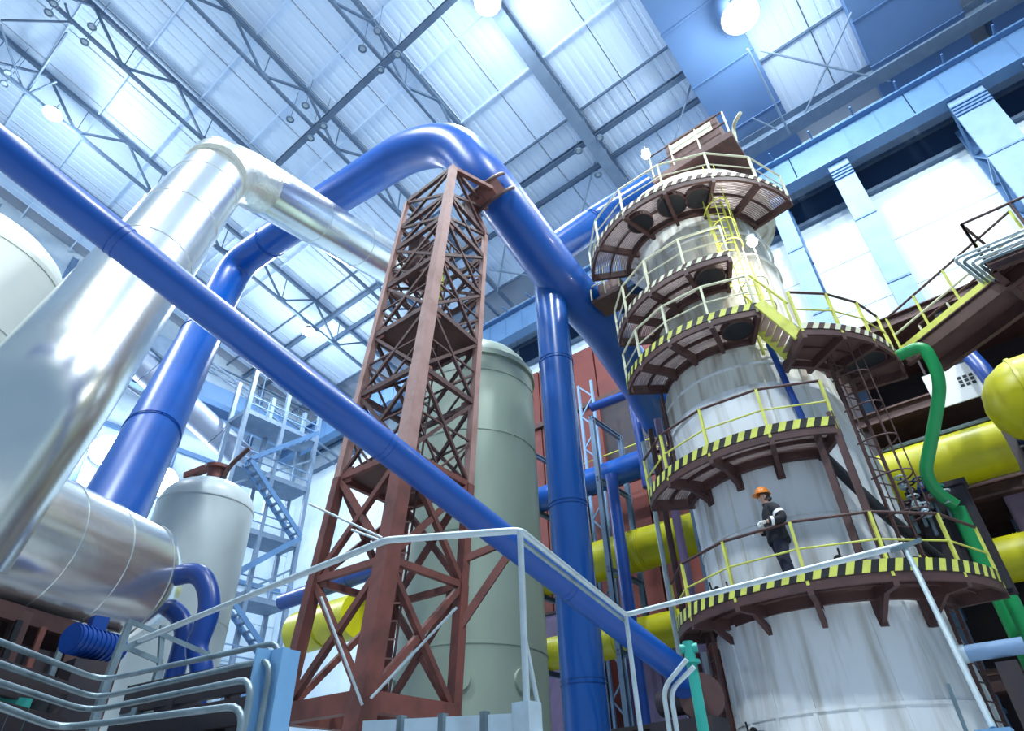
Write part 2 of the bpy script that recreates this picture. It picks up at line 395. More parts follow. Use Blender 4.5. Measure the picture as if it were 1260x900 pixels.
# clusters of round unlit lamps at the tie crossings
def ring_lamp(px, py, dz, where):
    c = at_roof(px, py, dz); root = thing('round_lamp', 'small round unlit lamp hanging ' + where, 'lamp', c, 'small round lamps ' + where)
    circ = [c + Vector((math.cos(a) * .2, math.sin(a) * .2, 0)) for a in [2 * math.pi * k / 14 for k in range(14)]]
    MB().tube(circ, .055, 7, closed=True).build('lamp_ring', 'roof_steel', root)
    MB().lathe(c, [(0.02, .12), (.16, .08), (.17, 0), (.02, -.02)], 14).build('reflector', 'galvanised', root)
    MB().tube([c + Vector((0, 0, .08)), c + Vector((0, 0, dz + .05))], .02, 6).build('stem', 'roof_steel', root)
for px, py in [(376, 130), (357, 147), (398, 155), (382, 170)]: ring_lamp(px, py, 2.9, 'where the second truss crosses the long tie beam')
for px, py in [(465, 38), (446, 60), (489, 67), (468, 86)]: ring_lamp(px, py, 2.9, 'where the first truss crosses the long tie beam')
for px, py in [(66, 5), (60, 16), (113, 33), (104, 52)]: ring_lamp(px, py, 2.9, 'on the third truss above the long blue pipe')
for px, py in [(10, 90), (6, 103)]: ring_lamp(px, py, 2.9, 'on the fourth truss above the long blue pipe')
for px, py in [(712, 186), (738, 170), (736, 215)]: ring_lamp(px, py, 1.0, 'at the lower end of the solid roof beam')

# ================================================================== CRANE RUNWAY ON THE RIGHT WALL
XG = 27.6
gz0, gz1 = 1.023 * XG + H, 1.103 * XG + H
cg = thing('crane_runway_girder', 'long pale blue crane runway girder along the white wall', 'girder', (XG, 14, gz0))
for k in range(13):
    ya = -22 + 6.0 * k - .7; yb = ya + 5.94
    MB().box((XG, ya, gz0 + .06), (XG + .10, yb, gz1 - .06)).build('web_plate', 'girder', cg, smooth=False)
    for q in range(1, 4):
        yq = ya + 1.5 * q; MB().box((XG - .045, yq - .025, gz0 + .06), (XG, yq + .025, gz1 - .06)).build('stiffener', 'girder', cg, smooth=False)
MB().box((XG - .35, -22.7, gz0 - .06), (XG + .45, 50, gz0 + .06)).build('bottom_flange', 'girder', cg, smooth=False)
MB().box((XG - .35, -22.7, gz1 - .06), (XG + .45, 50, gz1 + .06)).build('top_flange', 'girder', cg, smooth=False)
MB().box((XG - .06, -22.7, gz1 + .06), (XG + .06, 50, gz1 + .24)).build('crane_rail', 'pale_sheet', cg, smooth=False)
MB().box((XG + .45, -22.7, gz1 - .02), (XW - .35, 50, gz1 + .06)).build('walkway_plate', 'column_steel', cg, smooth=False)
for k in range(30):
    y = -20 + 2.2 * k; MB().box((XG - .95, y - .04, gz1 + .02), (XG - .35, y + .04, gz1 + .10)).build('bracket', 'girder', cg, smooth=False)
def column(y, label, w=1.0, deep=1.7):
    root = thing('crane_column', label, 'column', (XG + deep / 2, y, 0), 'lattice crane columns')
    zt = gz0 - .06
    for k in range(7):
        za = zt * k / 7 + .03; zb = zt * (k + 1) / 7 - .03
        MB().box((XG - .05, y - w / 2, za), (XG + .05, y + w / 2, zb)).build('front_plate', 'column_steel', root, smooth=False)
        MB().box((XG - .09, y - w / 2, zb - .02), (XG - .05, y + w / 2, zb + .08)).build('splice_plate', 'girder', root, smooth=False)
    MB().box((XG + deep - .05, y - w / 2, 0), (XG + deep + .05, y + w / 2, zt)).build('rear_plate', 'girder', root, smooth=False)
    n = 14
    for s in (-1, 1):
        yy = y + s * (w / 2 - .06)
        MB().box((XG + .05, yy - .05, 0), (XG + .17, yy + .05, zt)).build('chord', 'girder', root, smooth=False)
        for k in range(n):
            za, zb = zt * k / n, zt * (k + 1) / n
            xa, xb = (XG + .1, XG + deep - .08) if k % 2 == 0 else (XG + deep - .08, XG + .1)
            MB().beam((xa, yy, za), (xb, yy, zb), .10, .10, (0, 1, 0)).build('lacing_bar', 'girder', root, smooth=False)
            if k % 2 == 0: MB().beam((XG + .1, yy, za + .05), (XG + deep - .08, yy, za + .05), .12, .12).build('tie_bar', 'column_steel', root, smooth=False)
    for k in range(4):
        z = zt - .55 - .22 * k; MB().box((XG - .14, y - w / 2, z), (XG - .04, y + w / 2, z + .09)).build('cap_rib', 'girder', root, smooth=False)
    return root
column(-0.72, 'lattice crane column with pale blue plates between two white wall fields')
column(-6.7, 'wide lattice crane column under the dark roof ducts', 1.5, 2.1)
column(-9.6, 'lattice crane column beside the wide one at the right edge', 1.0, 2.1)
column(2.75, 'slim lattice crane column just behind the white tower', .8)

# overhead crane bridge far down the hall
cb = thing('bridge_crane', 'overhead travelling crane bridge far down the hall by the gable wall', 'crane', (14, 46, 30.5))
for y, z0, z1, m in [(46.0, 30.6, 32.0, 'girder'), (48.2, 30.6, 31.8, 'column_steel')]:
    for k in range(7):
        xa = -14 + 5.88 * k; MB().box((xa, y - .25, z0), (xa + 5.83, y + .25, z1)).build('girder_section', m, cb, smooth=False)
    MB().box((-14, y - .4, z0 - .1), (27.15, y + .4, z0)).build('girder_flange', m, cb, smooth=False)
for z in (33.2, 32.7):
    MB().tube([(-14, 45.5, z), (27, 45.5, z)], .045, 6).build('walkway_rail', 'roof_steel', cb)
for k in range(14): MB().tube([(-13 + 3 * k, 45.5, 31.9), (-13 + 3 * k, 45.5, 33.2)], .04, 6).build('rail_post', 'roof_steel', cb)
MB().box((12, 44.7, 31.6), (15.4, 49.0, 33.4)).build('trolley', 'roof_beam', cb, smooth=False)
MB().tube([(13.7, 46.8, 31.6), (13.7, 46.8, 28)], .12, 8).build('hoist_rope', 'roof_steel', cb)
MB().box((-14, 45.3, 33.4), (27, 45.45, 33.5)).build('cable_rail', 'roof_steel', cb, smooth=False)
oa, ob = aty(138, 418, 43), aty(305, 570, 43); ovd = thing('overhead_duct', 'wide grey blue round duct crossing behind the steep blue pipe', 'duct', oa)
for k in range(4): MB().tube([oa.lerp(ob, k / 4), oa.lerp(ob, (k + 1) / 4 - .004)], 1.0, 28).build('duct_section', 'duct_grey', ovd)
for t in (.02, .5, .98):
    c_ = oa.lerp(ob, t); MB().tube([c_, Vector((c_.x, c_.y, zroof(c_.x) - 2.6))], .05, 6).build('hanger_rod', 'roof_steel', ovd)
for (pa, pb, r, lab) in [((262, 448), (420, 566), .11, 'upper dark cable pipe behind the steep blue pipe'), ((258, 454), (412, 572), .09, 'lower dark cable pipe behind the steep blue pipe'),
                         ((160, 405), (215, 455), .14, 'short dark cable pipe above the wide grey duct'), ((128, 455), (182, 492), .12, 'thin dark beam below the wide grey duct')]:
    centred(MB().tube([aty(*pa, 42), aty(*pb, 42)], r, 8), 'cable_pipe', 'roof_steel', lab, 'pipe')
# stair and gallery stack by the gable wall
gs = thing('service_gallery', 'pale blue steel stair and gallery stack left of the red lattice tower', 'gallery', (21, 40, 0))
for k in range(6):
    z = 5.5 + 4.2 * k
    MB().box((18.2, 39, z), (24.4, 41.5, z + .35)).build('gallery_floor', 'roof_beam', gs, smooth=False)
    for j in range(5):
        x = 18.3 + 1.5 * j; MB().tube([(x, 39.0, z + .3), (x, 39.0, z + 1.45)], .05, 6).build('gallery_post', 'column_steel', gs)
    for h in (.85, 1.45): MB().tube([(18.2, 39, z + h), (24.4, 39, z + h)], .05, 6).build('gallery_rail', 'column_steel', gs)
    s = 1 if k % 2 else -1
    pa, pb = Vector((21.3 - s * 2.4, 38.8, z - 3.85)), Vector((21.3 + s * 2.4, 38.8, z + .2))
    for o_ in (0, .9):
        MB().beam(pa + Vector((0, o_ - .9, 0)), pb + Vector((0, o_ - .9, 0)), .10, .32).build('stair_stringer', 'girder', gs, smooth=False)
    for q in range(10):
        c = pa.lerp(pb, (q + .5) / 10); MB().box((c.x - .14, c.y - .88, c.z - .03), (c.x + .14, c.y - .02, c.z + .03)).build('stair_tread', 'roof_beam', gs, smooth=False)
for x in (18.3, 21.3, 24.3):
    for y in (39.1, 41.4): MB().beam((x, y, 0), (x, y, 30.2), .28, .28).build('gallery_leg', 'roof_beam', gs, smooth=False)
for z in (4, 12.4, 20.8):
    MB().beam((18.3, 39.1, z), (24.3, 39.1, z + 4.2), .14, .14).build('brace', 'roof_beam', gs, smooth=False)

# ================================================================== LAMPS
def flood(c, size, power, label, glow='lamp_glow', name='flood_lamp', col=(.85, .94, 1.0), down=(0, 0, -1), hang=None, beam=0):
    root = thing(name, label, 'lamp', c)
    d = Vector(down).normalized()
    up_ = -d
    a = up_.to_track_quat('Z', 'Y').to_matrix()
    def rot(mb, off=c):
        mb.v = [tuple(a @ Vector(v) + off) for v in mb.v]; return mb
    rot(MB().lathe((0, 0, 0), [(size * .3, size * .8), (size * .5, size * .75), (size * .95, size * .15), (size * 1.05, 0), (size * 1.0, -.02)], 20)).build('reflector', 'lamp_body', root)
    rot(MB().lathe((0, 0, 0), [(.001, -size * .55), (size * .45, -size * .5), (size * .8, -size * .28), (size * .95, 0.0), (.001, .02)], 20)).build('glowing_lens', glow, root)
    top = c + up_ * size * .8
    MB().tube([top, (top + Vector((0, 0, hang or .6)))], .04, 6).build('stem', 'lamp_body', root)
    l = bpy.data.lights.new('lamp_light', 'POINT'); l.energy = power; l.color = col; l.shadow_soft_size = size
    lo = bpy.data.objects.new('lamp_light', l); COL.objects.link(lo); lo.parent = root; lo.location = d * (size * .75)
    if beam:
        l = bpy.data.lights.new('lamp_beam', 'AREA'); l.energy = beam; l.color = col; l.shape = 'DISK'; l.size = size * 1.9
        lo = bpy.data.objects.new('lamp_beam', l); COL.objects.link(lo); lo.parent = root; lo.location = d * (size * .8); lo.rotation_euler = d.to_track_quat('-Z', 'Y').to_euler()
    return root
for px, py, dz, sz, pw, bm_, lab in [(600, 3, 2.0, .72, 1300, 4300, 'big bright lamp under the solid roof beam'), (911, 20, 2.1, .95, 1300, 1200, 'big bright lamp at the edge of the wide dark duct'),
        (65, 140, 3.3, .55, 2300, 1600, 'bright lamp on a roof truss above the start of the long blue pipe'), (380, 408, 3.2, .55, 2300, 1200, 'bright lamp seen between the blue arch pipe and the lattice tower')]:
    flood(at_roof(px, py, dz), sz, pw, lab, name='overhead_light', hang=.6, beam=bm_)
# added fill lamps, out of view over and behind the viewer, brighten the hall
for c_, tg, bm_, cl_, lab in [((-3, -5, 36.5), (9, 5, 0), 4600, (.88, .96, 1), 'added fill lamp under the roof behind the viewer'), ((12, -9, 34.0), (16, 1, 0), 4300, (.92, .98, 1), 'added fill lamp under the roof beyond the narrow roof duct'),
        ((-4, 14, 37.5), (4, 20, 0), 5400, (.84, .94, 1), 'added fill lamp under the roof above the viewer')]:
    c_ = Vector(c_); flood(c_, 1.1, 200, lab, name='overhead_light', hang=zroof(c_.x) - c_.z - .8, down=Vector(tg) - c_, col=cl_, beam=bm_)
for (px, py, lab) in [(92, 528, 'bright flood lamp on the gable wall beside the silver duct'), (132, 555, 'bright flood lamp on the gable wall between silver duct and blue pipe'), (199, 593, 'bright flood lamp on the gable wall just behind the grey domed tank')]:
    flood(aty(px, py, YW - .9), 1.15, 500, lab, down=(-.3, -.9, -.3), name='wall_flood_lamp')

# ================================================================== BIG VESSELS
def radial(az, D): return Vector((D * math.cos(math.radians(az)), D * math.sin(math.radians(az)), 0))
def dome(r, h, z0, n=8): return [(r * math.cos(math.pi / 2 * k / n), z0 + h * math.sin(math.pi / 2 * k / n)) for k in range(n)] + [(0.01, z0 + h)]
def tank(name, label, c, r, zt, hd, m, seams, rim=None):
    root = thing(name, label, 'tank', c)
    MB().lathe(c, [(r, 0), (r, zt)] , 64).build('shell', m, root)
    MB().lathe(c, dome(r, hd, zt), 64).build('domed_head', m, root)
    for z in seams: MB().ringbox(c, r - .02, r + .018, z, z + .05, 0, 360, 64).build('weld_seam', m, root)
    MB().ringbox(c, r - .03, r + .12, 0, .25, 0, 360, 64).build('base_ring', 'galvanised', root)
    return root
gt = tank('process_tank', 'tall pale green domed tank behind the red lattice tower', radial(42.6, 19.0), 2.12, 14.6, 1.5, 'tank_green', [2.6, 5.4, 8.4, 11.6, 13.9, 14.6])
c = radial(42.6, 19.0)
MB().ringbox(c, 2.1, 2.2, 14.55, 14.75, 0, 360, 64).build('head_flange', 'tank_green', gt)
MB().tube([c + Vector((0, 0, 16)), c + Vector((0, 0, 17.0))], .35, 20).build('top_nozzle', 'tank_green', gt)
for a in (150, 215, 260): 
    q = c + Vector((2.14 * math.cos(math.radians(a)), 2.14 * math.sin(math.radians(a)), 4.6)); n_ = Vector((math.cos(math.radians(a)), math.sin(math.radians(a)), 0))
    MB().disc(q, n_, .28, .10, 18).build('manhole', 'tank_green', gt)
wt = tank('storage_tank', 'cream white domed tank at the edge beside the silver duct', radial(89.9, 18.5), 2.55, 13.7, 1.4, 'tank_white', [9.0, 11.4, 13.55])
gk = tank('storage_tank', 'grey domed tank beyond the silver vessel with a red fitting on top', radial(66.1, 24.0), 1.62, 11.2, 1.1, 'tank_grey', [4, 7.2, 11.15])
# red davit on the grey tank
c = radial(66.1, 24.0) + Vector((0, 0, 12.25))
dv = thing('tank_davit', 'dark red swing davit and hatch on the grey domed tank', 'davit', c)
MB().tube([c + Vector((0, 0, -.1)), c + Vector((0, 0, .55))], .30, 16).build('hatch_neck', 'red_steel', dv)
MB().disc(c + Vector((0, 0, .62)), (0, 0, 1), .42, .12, 20).build('hatch_cover', 'red_steel', dv)
d_ = Vector((.40, -.92, 0)); u_ = Vector((0, 0, 1))
MB().tube(fillet([c + d_ * .35 + u_ * 0, c + d_ * .5 + u_ * .6, c + d_ * 1.2 + u_ * 1.25], .3), .09, 8).build('swing_arm', 'brown_steel', dv)
MB().beam(c - d_ * .25 + u_ * .75, c - d_ * 1.35 + u_ * .5, .28, .22).build('counter_arm', 'red_steel', dv, smooth=False)
MB().beam(c - d_ * 1.2 + u_ * .5, c - d_ * 1.6 - u_ * .3, .12, .12).build('stay', 'brown_steel', dv, smooth=False)
MB().beam(c - d_ * .9 + u_ * .45, c - d_ * 1.2 - u_ * .3, .10, .10).build('stay', 'brown_steel', dv, smooth=False)
MB().tube([c + d_ * .9 + Vector((-.5, -.1, -.45)), c + d_ * .9 + Vector((-.5, -.1, -.1))], .10, 10).build('nozzle', 'black_paint', dv)

# silver vessel lying at the lower left
def z_at(px, py, z): return atz(px, py, z)
va, vb = z_at(-120, 612, 5.45), z_at(150, 717, 5.45)
ax = (vb - va).normalized(); sd = Vector((ax.y, -ax.x, 0)); zu = Vector((0, 0, 1)); VR = 1.12
sv = thing('silver_vessel', 'large silver clad horizontal vessel with a conical end above dark machinery', 'vessel', (va + vb) / 2 - Vector((0, 0, VR)))
def sweep(prof, m, name, par, seg=48):
    vs, fs = [], []
    for r, t in prof:
        for k in range(seg):
            th = 2 * math.pi * k / seg; vs.append(va + ax * t + (sd * math.cos(th) + zu * math.sin(th)) * r)
    for i in range(len(prof) - 1):
        for k in range(seg): k2 = (k + 1) % seg; fs.append((i*seg+k, i*seg+k2, (i+1)*seg+k2, (i+1)*seg+k))
    return MB().add(vs, fs).build(name, m, par)
LV = (vb - va).length
for k in range(4):
    sweep([(VR, LV * k / 4 - .02), (VR, LV * (k + 1) / 4 - .05), (VR + .012, LV * (k + 1) / 4 - .05), (VR + .012, LV * (k + 1) / 4 - .005)], 'cladding', 'cladding_ring', sv)
sweep([(VR + .02, LV - .05), (VR + .02, LV + .03), (VR - .10, LV + .22), (VR * .72, LV + .62), (VR * .40, LV + .82), (.02, LV + .86)], 'cladding', 'end_cone', sv)
sweep([(.02, -.5), (VR * .7, -.4), (VR, 0)], 'cladding', 'far_end', sv)
for t in (LV * .22, LV * .7):
    p = va + ax * t
    b = MB(); b.beam(p - zu * VR * .7, Vector((p.x, p.y, 0)), 1.6, .35, sd); b.build('saddle', 'brown_steel', sv, smooth=False)
# silver insulated duct rising from the vessel
dpts = [at(-85, 680, 10.6), at(-10, 572, 10.3), at(58, 484, 10.2), at(175, 322, 10.3), at(272, 207, 14.0), at(392, 268, 17.6), at(520, 350, 21.5)]
P2_ = dpts[4]
sdct = thing('silver_duct', 'big shiny silver insulated duct with a mitred elbow behind the long blue pipe', 'duct', dpts[1])
RD = .86
def taper(pts, r0, r1, seg=44):
    n = len(pts); return MB().tube(pts, [r0 + (r1 - r0) * i / (n - 1) for i in range(n)], seg, caps=True)
def seglist(a, b, n): return [a.lerp(b, i / n) for i in range(n + 1)]
leg = dpts[4] - dpts[2]
n_s = 5
MB().tube(fillet([dpts[0], dpts[1], dpts[2], dpts[2] + leg * (1 / n_s)], .9, 5), RD, 44).build('lower_section', 'cladding', sdct)
for k in range(1, n_s):
    a_, b_ = dpts[2] + leg * (k / n_s), dpts[2] + leg * ((k + 1) / n_s)
    MB().tube([a_, b_], RD, 44).build('riser_section', 'cladding', sdct)
    MB().tube([b_ - leg.normalized() * .03, b_ + leg.normalized() * .03], RD + .015, 44).build('lap_band', 'cladding', sdct)
el = fillet([dpts[3], dpts[4] + leg.normalized() * .35, dpts[6]], 1.5, 4)
MB().tube(el[1:-1], RD, 44).build('mitred_elbow', 'cladding_rough', sdct)
MB().tube([el[-2], el[-1]], RD, 44).build('falling_section', 'cladding', sdct)
for t in (.25, .5, .75):
    c_ = el[-2].lerp(el[-1], t); dd = (el[-1] - el[-2]).normalized(); MB().tube([c_ - dd * .04, c_ + dd * .04], RD + .015, 44).build('lap_band', 'cladding', sdct)

# ================================================================== BLUE PIPES
AR = .80
arch = [at(118, 668, 17.4), at(150, 608, 18.4), at(268, 372, 26.6), at(292, 325, 26.6), at(400, 250, 20.2), at(505, 184, 15.2), at(560, 176, 13.9), at(605, 230, 13.6), at(690, 345, 15.7), at(742, 402, 17.7), at(790, 475, 21.5), at(815, 520, 23.5)]
pipe('blue_arch_pipe', 'thick blue pipe arching over the red lattice tower', arch, AR, 'blue_paint', [.5, 2.2, 2.2, .5, 1.2, 1.4, 1.0, .5, .5, .5], (.10, .26, .45), 36)
rp_c = radial(33.4, 15.95)
tp = at(687, 345, 15.7)
pipe('blue_riser_pipe', 'upright blue pipe standing under the blue arch pipe', [(rp_c.x, rp_c.y, 0), (rp_c.x, rp_c.y, tp.z + .45)], .52, 'blue_riser', 1, (.25, .5, .78), 40)
pipe('blue_diagonal_pipe', 'long slanting blue pipe in front of the red lattice tower', [at(-60, 133, 8.9), at(100, 260, 8.3), at(417, 506, 8.75), at(587, 637, 10.9), at(845, 834, 13.95)], .255, 'blue_paint', [.4, .8, .8], (.18, .5, .8), 32)
pipe('blue_stub_pipe', 'blue pipe running from behind the arch pipe to the tower top', [at(668, 318, 16.3), at(735, 272, 16.6), at(800, 232, 16.6)], .60, 'blue_riser', .3, (.5,), 32)

# ================================================================== WHITE COLUMN TOWER
AZ0 = 14.0; TD = 15.75
TC = radial(AZ0, TD); TC2 = radial(14.9, TD); TC5 = radial(16.0, TD); TB = radial(13.2, TD - .1)
tw = thing('column_tower', 'huge rust streaked white process column ringed by walkways', 'tower', TB)
Z1, Z2, Z3, Z3r, Z4, Z5 = 5.05, 8.0, 11.35, 10.35, 13.25, 16.2
def skew(c0, c1, prof, seg=72):
    """shell of revolution whose axis runs from c0 (first z) to c1 (last z)"""
    vs, fs = [], []; z0, z1 = prof[0][1], prof[-1][1]
    for r, z in prof:
        c = c0.lerp(c1, (z - z0) / max(1e-6, z1 - z0))
        for k in range(seg): th = 2 * math.pi * k / seg; vs.append((c.x + r * math.cos(th), c.y + r * math.sin(th), z))
    for i in range(len(prof) - 1):
        for k in range(seg): k2 = (k + 1) % seg; fs.append((i*seg+k, i*seg+k2, (i+1)*seg+k2, (i+1)*seg+k))
    return MB().add(vs, fs)
TR = 2.2
skew(TB, TC, [(2.42, 0), (2.28, Z1 - .2)]).build('skirt_shell', 'tower_white', tw)
skew(TC, TC, [(TR, Z1 - .25), (TR, Z2)]).build('lower_shell', 'tower_white', tw)
skew(TC, TC2, [(TR, Z2), (TR - .04, 9.9)]).build('middle_shell', 'tower_white', tw)
skew(TC2, TC2, [(TR - .04, 9.9), (TR - .08, 10.9), (1.93, 11.4), (1.90, 13.3)]).build('upper_shell', 'tower_bare', tw)
skew(TC2, TC5.lerp(TC2, .4), [(1.90, 13.3), (1.86, 16.4), (2.5, 16.9), (2.5, 17.5), (1.6, 18.2), (.02, 18.5)]).build('head_shell', 'tower_bare', tw)
for z, cc, r in [(6.6, TC, TR), (9.7, TC2, TR - .04), (10.45, TC2, TR - .06), (12.1, TC2, 1.92), (14.4, TC2, 1.90), (15.3, TC2, 1.885), (3.1, TB.lerp(TC, .6), 2.33)]:
    MB().ringbox(cc, r - .04, r + .025, z, z + .06, 0, 360, 64).build('weld_seam', 'tower_white', tw)
for a in range(-70, 75, 18):          # vertical lap seams of the skirt plates
    th = math.radians(180 + AZ0 + a); n_ = Vector((math.cos(th), math.sin(th), 0))
    MB().beam(TB + n_ * 2.42, TC + n_ * 2.285 + Vector((0, 0, Z1 - .3)), .07, .03, n_).build('plate_seam', 'tower_white', tw, smooth=False)
for a, z0_, z1_ in ((-30, Z1, Z2 - .3), (-52, Z1, Z2), (30, Z2, 10.2), (8, Z2 + .3, 9.9)):
    th = math.radians(180 + AZ0 + a); n_ = Vector((math.cos(th), math.sin(th), 0))
    MB().beam(TC + n_ * TR + Vector((0, 0, z0_)), TC + n_ * TR + Vector((0, 0, z1_)), .035, .03, n_).build('plate_seam', 'tower_bare', tw, smooth=False)

def ring_platform(name, label, c, z, R, r_in, a0, a1, grat, rail_m, post_m, toe=True, nsec=5, hatches=(), brackets=True, rail_h=1.08, start_rail=0.0, toe_h=.17, und=None, handrail='brown_steel', knee=0, toe_m=('yellow_rail', 'black_paint')):
    ang0 = 180 + math.degrees(math.atan2(c.y, c.x))
    A0, A1 = ang0 + a0, ang0 + a1
    def P(a, r, zz): th = math.radians(ang0 + a); return Vector((c.x + r * math.cos(th), c.y + r * math.sin(th), zz))
    root = thing(name, label, 'walkway', P((a0 + a1) / 2, (R + r_in) / 2, z))
    MB().ringbox(c, R - .07, R, z - .19, z, A0, A1, 40).build('outer_ring_beam', 'brown_steel', root)
    MB().ringbox(c, r_in, r_in + .10, z - .26, z - .02, A0, A1, 40).build('inner_ring_beam', 'brown_steel', root)
    MB().ringbox(c, (R + r_in) / 2 - .02, (R + r_in) / 2 + .02, z - .12, z - .03, A0, A1, 40).build('mid_ring_bar', 'brown_steel', root)
    for k in range(nsec + 1):
        a = a0 + (a1 - a0) * k / nsec
        MB().beam(P(a, r_in - .15, z - .15), P(a, R, z - .15), .10, .24).build('radial_beam', 'brown_steel', root, smooth=False)
        if brackets and 0 < k < nsec and knee:
            MB().beam(P(a, r_in - .06, z - knee), P(a, r_in + .45, z - .2), .09, .12).build('knee_brace', 'brown_steel', root, smooth=False)
            MB().beam(P(a, r_in - .06, z - knee - .08), P(a, r_in - .06, z - .2), .16, .10).build('bracket_plate', 'brown_steel', root, smooth=False)
    for k in range(nsec):
        b0, b1 = A0 + (A1 - A0) * k / nsec + .6, A0 + (A1 - A0) * (k + 1) / nsec - .6
        mb = MB(); rr = r_in + .13
        while rr < R - .1: mb.ringbox(c, rr, rr + .034, z - .035, z, b0, b1, 6); rr += .056
        mb.build('grating', grat, root, smooth=False)
        if und: MB().ringbox(c, r_in + .11, R - .08, z - .055, z - .045, b0, b1, 8).build('floor_plate', und, root, smooth=False)
    if toe:
        mb = MB(); n = max(6, int((a1 - a0) * math.pi / 180 * R / .135)); n += n % 2
        sh = -.045 / R
        for k in range(n):
            t0 = math.radians(A0 + (A1 - A0) * k / n); t1 = math.radians(A0 + (A1 - A0) * (k + 1) / n); vs = []
            w0, w1 = (t0, t1)
            if k % 2: w0, w1 = t0, t0 + (t1 - t0) * 1.0
            for rr in (R + .002, R + .014):
                for th, zz in ((w0 + sh, z - .02), (w1 + sh, z - .02), (w1 - sh, z + toe_h), (w0 - sh, z + toe_h)):
                    vs.append((c.x + rr * math.cos(th), c.y + rr * math.sin(th), zz))
            mb.add(vs, [(0,3,2,1),(4,5,6,7),(0,1,5,4),(2,3,7,6),(1,2,6,5),(3,0,4,7)], k % 2)
        mb.build('striped_toe_board', list(toe_m), root, smooth=False)
    npst = nsec + 1; pa = []
    for k in range(npst):
        a = a0 + (a1 - a0) * k / (npst - 1); pa.append(a)
        MB().beam(P(a, R - .02, z - .1), P(a, R - .02, z + rail_h), .055, .055, P(a, 1, 0) - P(a, 0, 0)).build('rail_post', post_m, root, smooth=False)
    for hh, m_, w_ in ((rail_h, handrail, .05), (rail_h * .52, rail_m, .032)):
        mb = MB(); path = []
        for k in range(npst): path.append(P(pa[k], R - .02, z + hh))
        mb.tube(path, w_ * .62, 8); mb.build('top_rail' if hh == rail_h else 'mid_rail', m_, root)
    for a, r_, s_ in hatches:
        q = P(a, r_, z - .16)
        MB().lathe(q, [(.01, 0), (s_, 0), (s_, .12), (.01, .12)], 24).build('round_hatch', 'rubber', root)
        MB().ringbox(q, s_, s_ + .03, q.z - .02, q.z + .14, 0, 360, 24).build('hatch_rim', 'brown_steel', root)
    return root
ring_platform('ring_walkway', 'lowest ring walkway with bold yellow and black toe board where the worker stands', radial(13.4, TD), Z1, 3.22, 2.30, -78, 71, 'grating_dark', 'yellow_rail', 'yellow_rail', nsec=6, toe_h=.20, und='brown_plate', knee=.62)
ring_platform('ring_walkway', 'second ring walkway above the worker with striped toe board', TC, Z2, 3.25, 2.26, -68, 24, 'grating_steel', 'yellow_rail', 'yellow_rail', nsec=4, toe_h=.18, knee=.5)
ring_platform('ring_walkway', 'third ring walkway with one round hatch below the small yellow stair', TC2, Z3, 3.12, 2.0, -66, 15, 'grating_steel', 'pale_rail', 'pale_rail', nsec=4, hatches=[(6, 2.58, .36)], toe_h=.17, handrail='pale_rail', knee=.35)
ring_platform('ring_walkway', 'brown side walkway reached by the small yellow stair', TC, Z3r, 3.45, 2.25, 23, 84, 'grating_dark', 'yellow_rail', 'yellow_rail', nsec=4, hatches=[(62, 2.9, .42)], toe_h=.14, und='brown_plate', toe_m=('pale_rail', 'brown_steel'))
ring_platform('ring_walkway', 'fourth ring walkway with one round hatch under the tower head', TC2, Z4, 3.1, 1.98, -72, 11, 'grating_steel', 'pale_rail', 'pale_rail', nsec=4, hatches=[(0, 2.55, .36)], toe_h=.12, handrail='pale_rail', toe_m=('pale_rail', 'brown_steel'))
ring_platform('ring_walkway', 'topmost ring walkway with three round hatches around the tower head', TC5, Z5, 3.3, 2.1, -76, 66, 'grating_steel', 'pale_rail', 'pale_rail', nsec=6, hatches=[(-26, 2.7, .36), (-4, 2.7, .40), (12, 2.7, .36)], toe_h=.13, handrail='pale_rail', toe_m=('pale_rail', 'brown_steel'))
def PT(c, a, r, z): th = math.radians(180 + math.degrees(math.atan2(c.y, c.x)) + a); return Vector((c.x + r * math.cos(th), c.y + r * math.sin(th), z))
# short yellow stair between third walkway and side walkway
st = thing('short_stair', 'short yellow stair between two walkways on the white tower', 'stair', PT(TC, 20, 2.9, Z3r))
for r_ in (2.45, 3.2):
    MB().beam(PT(TC2, 16, r_, Z3 + .1), PT(TC, 23.5, r_, Z3r - .05), .05, .26).build('stair_stringer', 'yellow_rail', st, smooth=False)
    MB().tube([PT(TC2, 16, r_, Z3 + 1.0), PT(TC, 23.5, r_, Z3r + .95)], .03, 8).build('stair_handrail', 'yellow_rail', st)
    for t in (0.1, .5, .9):
        q = PT(TC2, 16, r_, Z3 + .1).lerp(PT(TC, 23.5, r_, Z3r), t); MB().tube([q, q + Vector((0, 0, .95))], .025, 6).build('stair_baluster', 'yellow_rail', st)
for k in range(6):
    t = (k + .5) / 6; p0 = PT(TC2, 16, 2.45, Z3 + .05).lerp(PT(TC, 23.5, 2.45, Z3r), t); p1 = PT(TC2, 16, 3.2, Z3 + .05).lerp(PT(TC, 23.5, 3.2, Z3r), t)
    MB().beam(p0, p1, .16, .03).build('stair_tread', 'grating_steel', st, smooth=False)
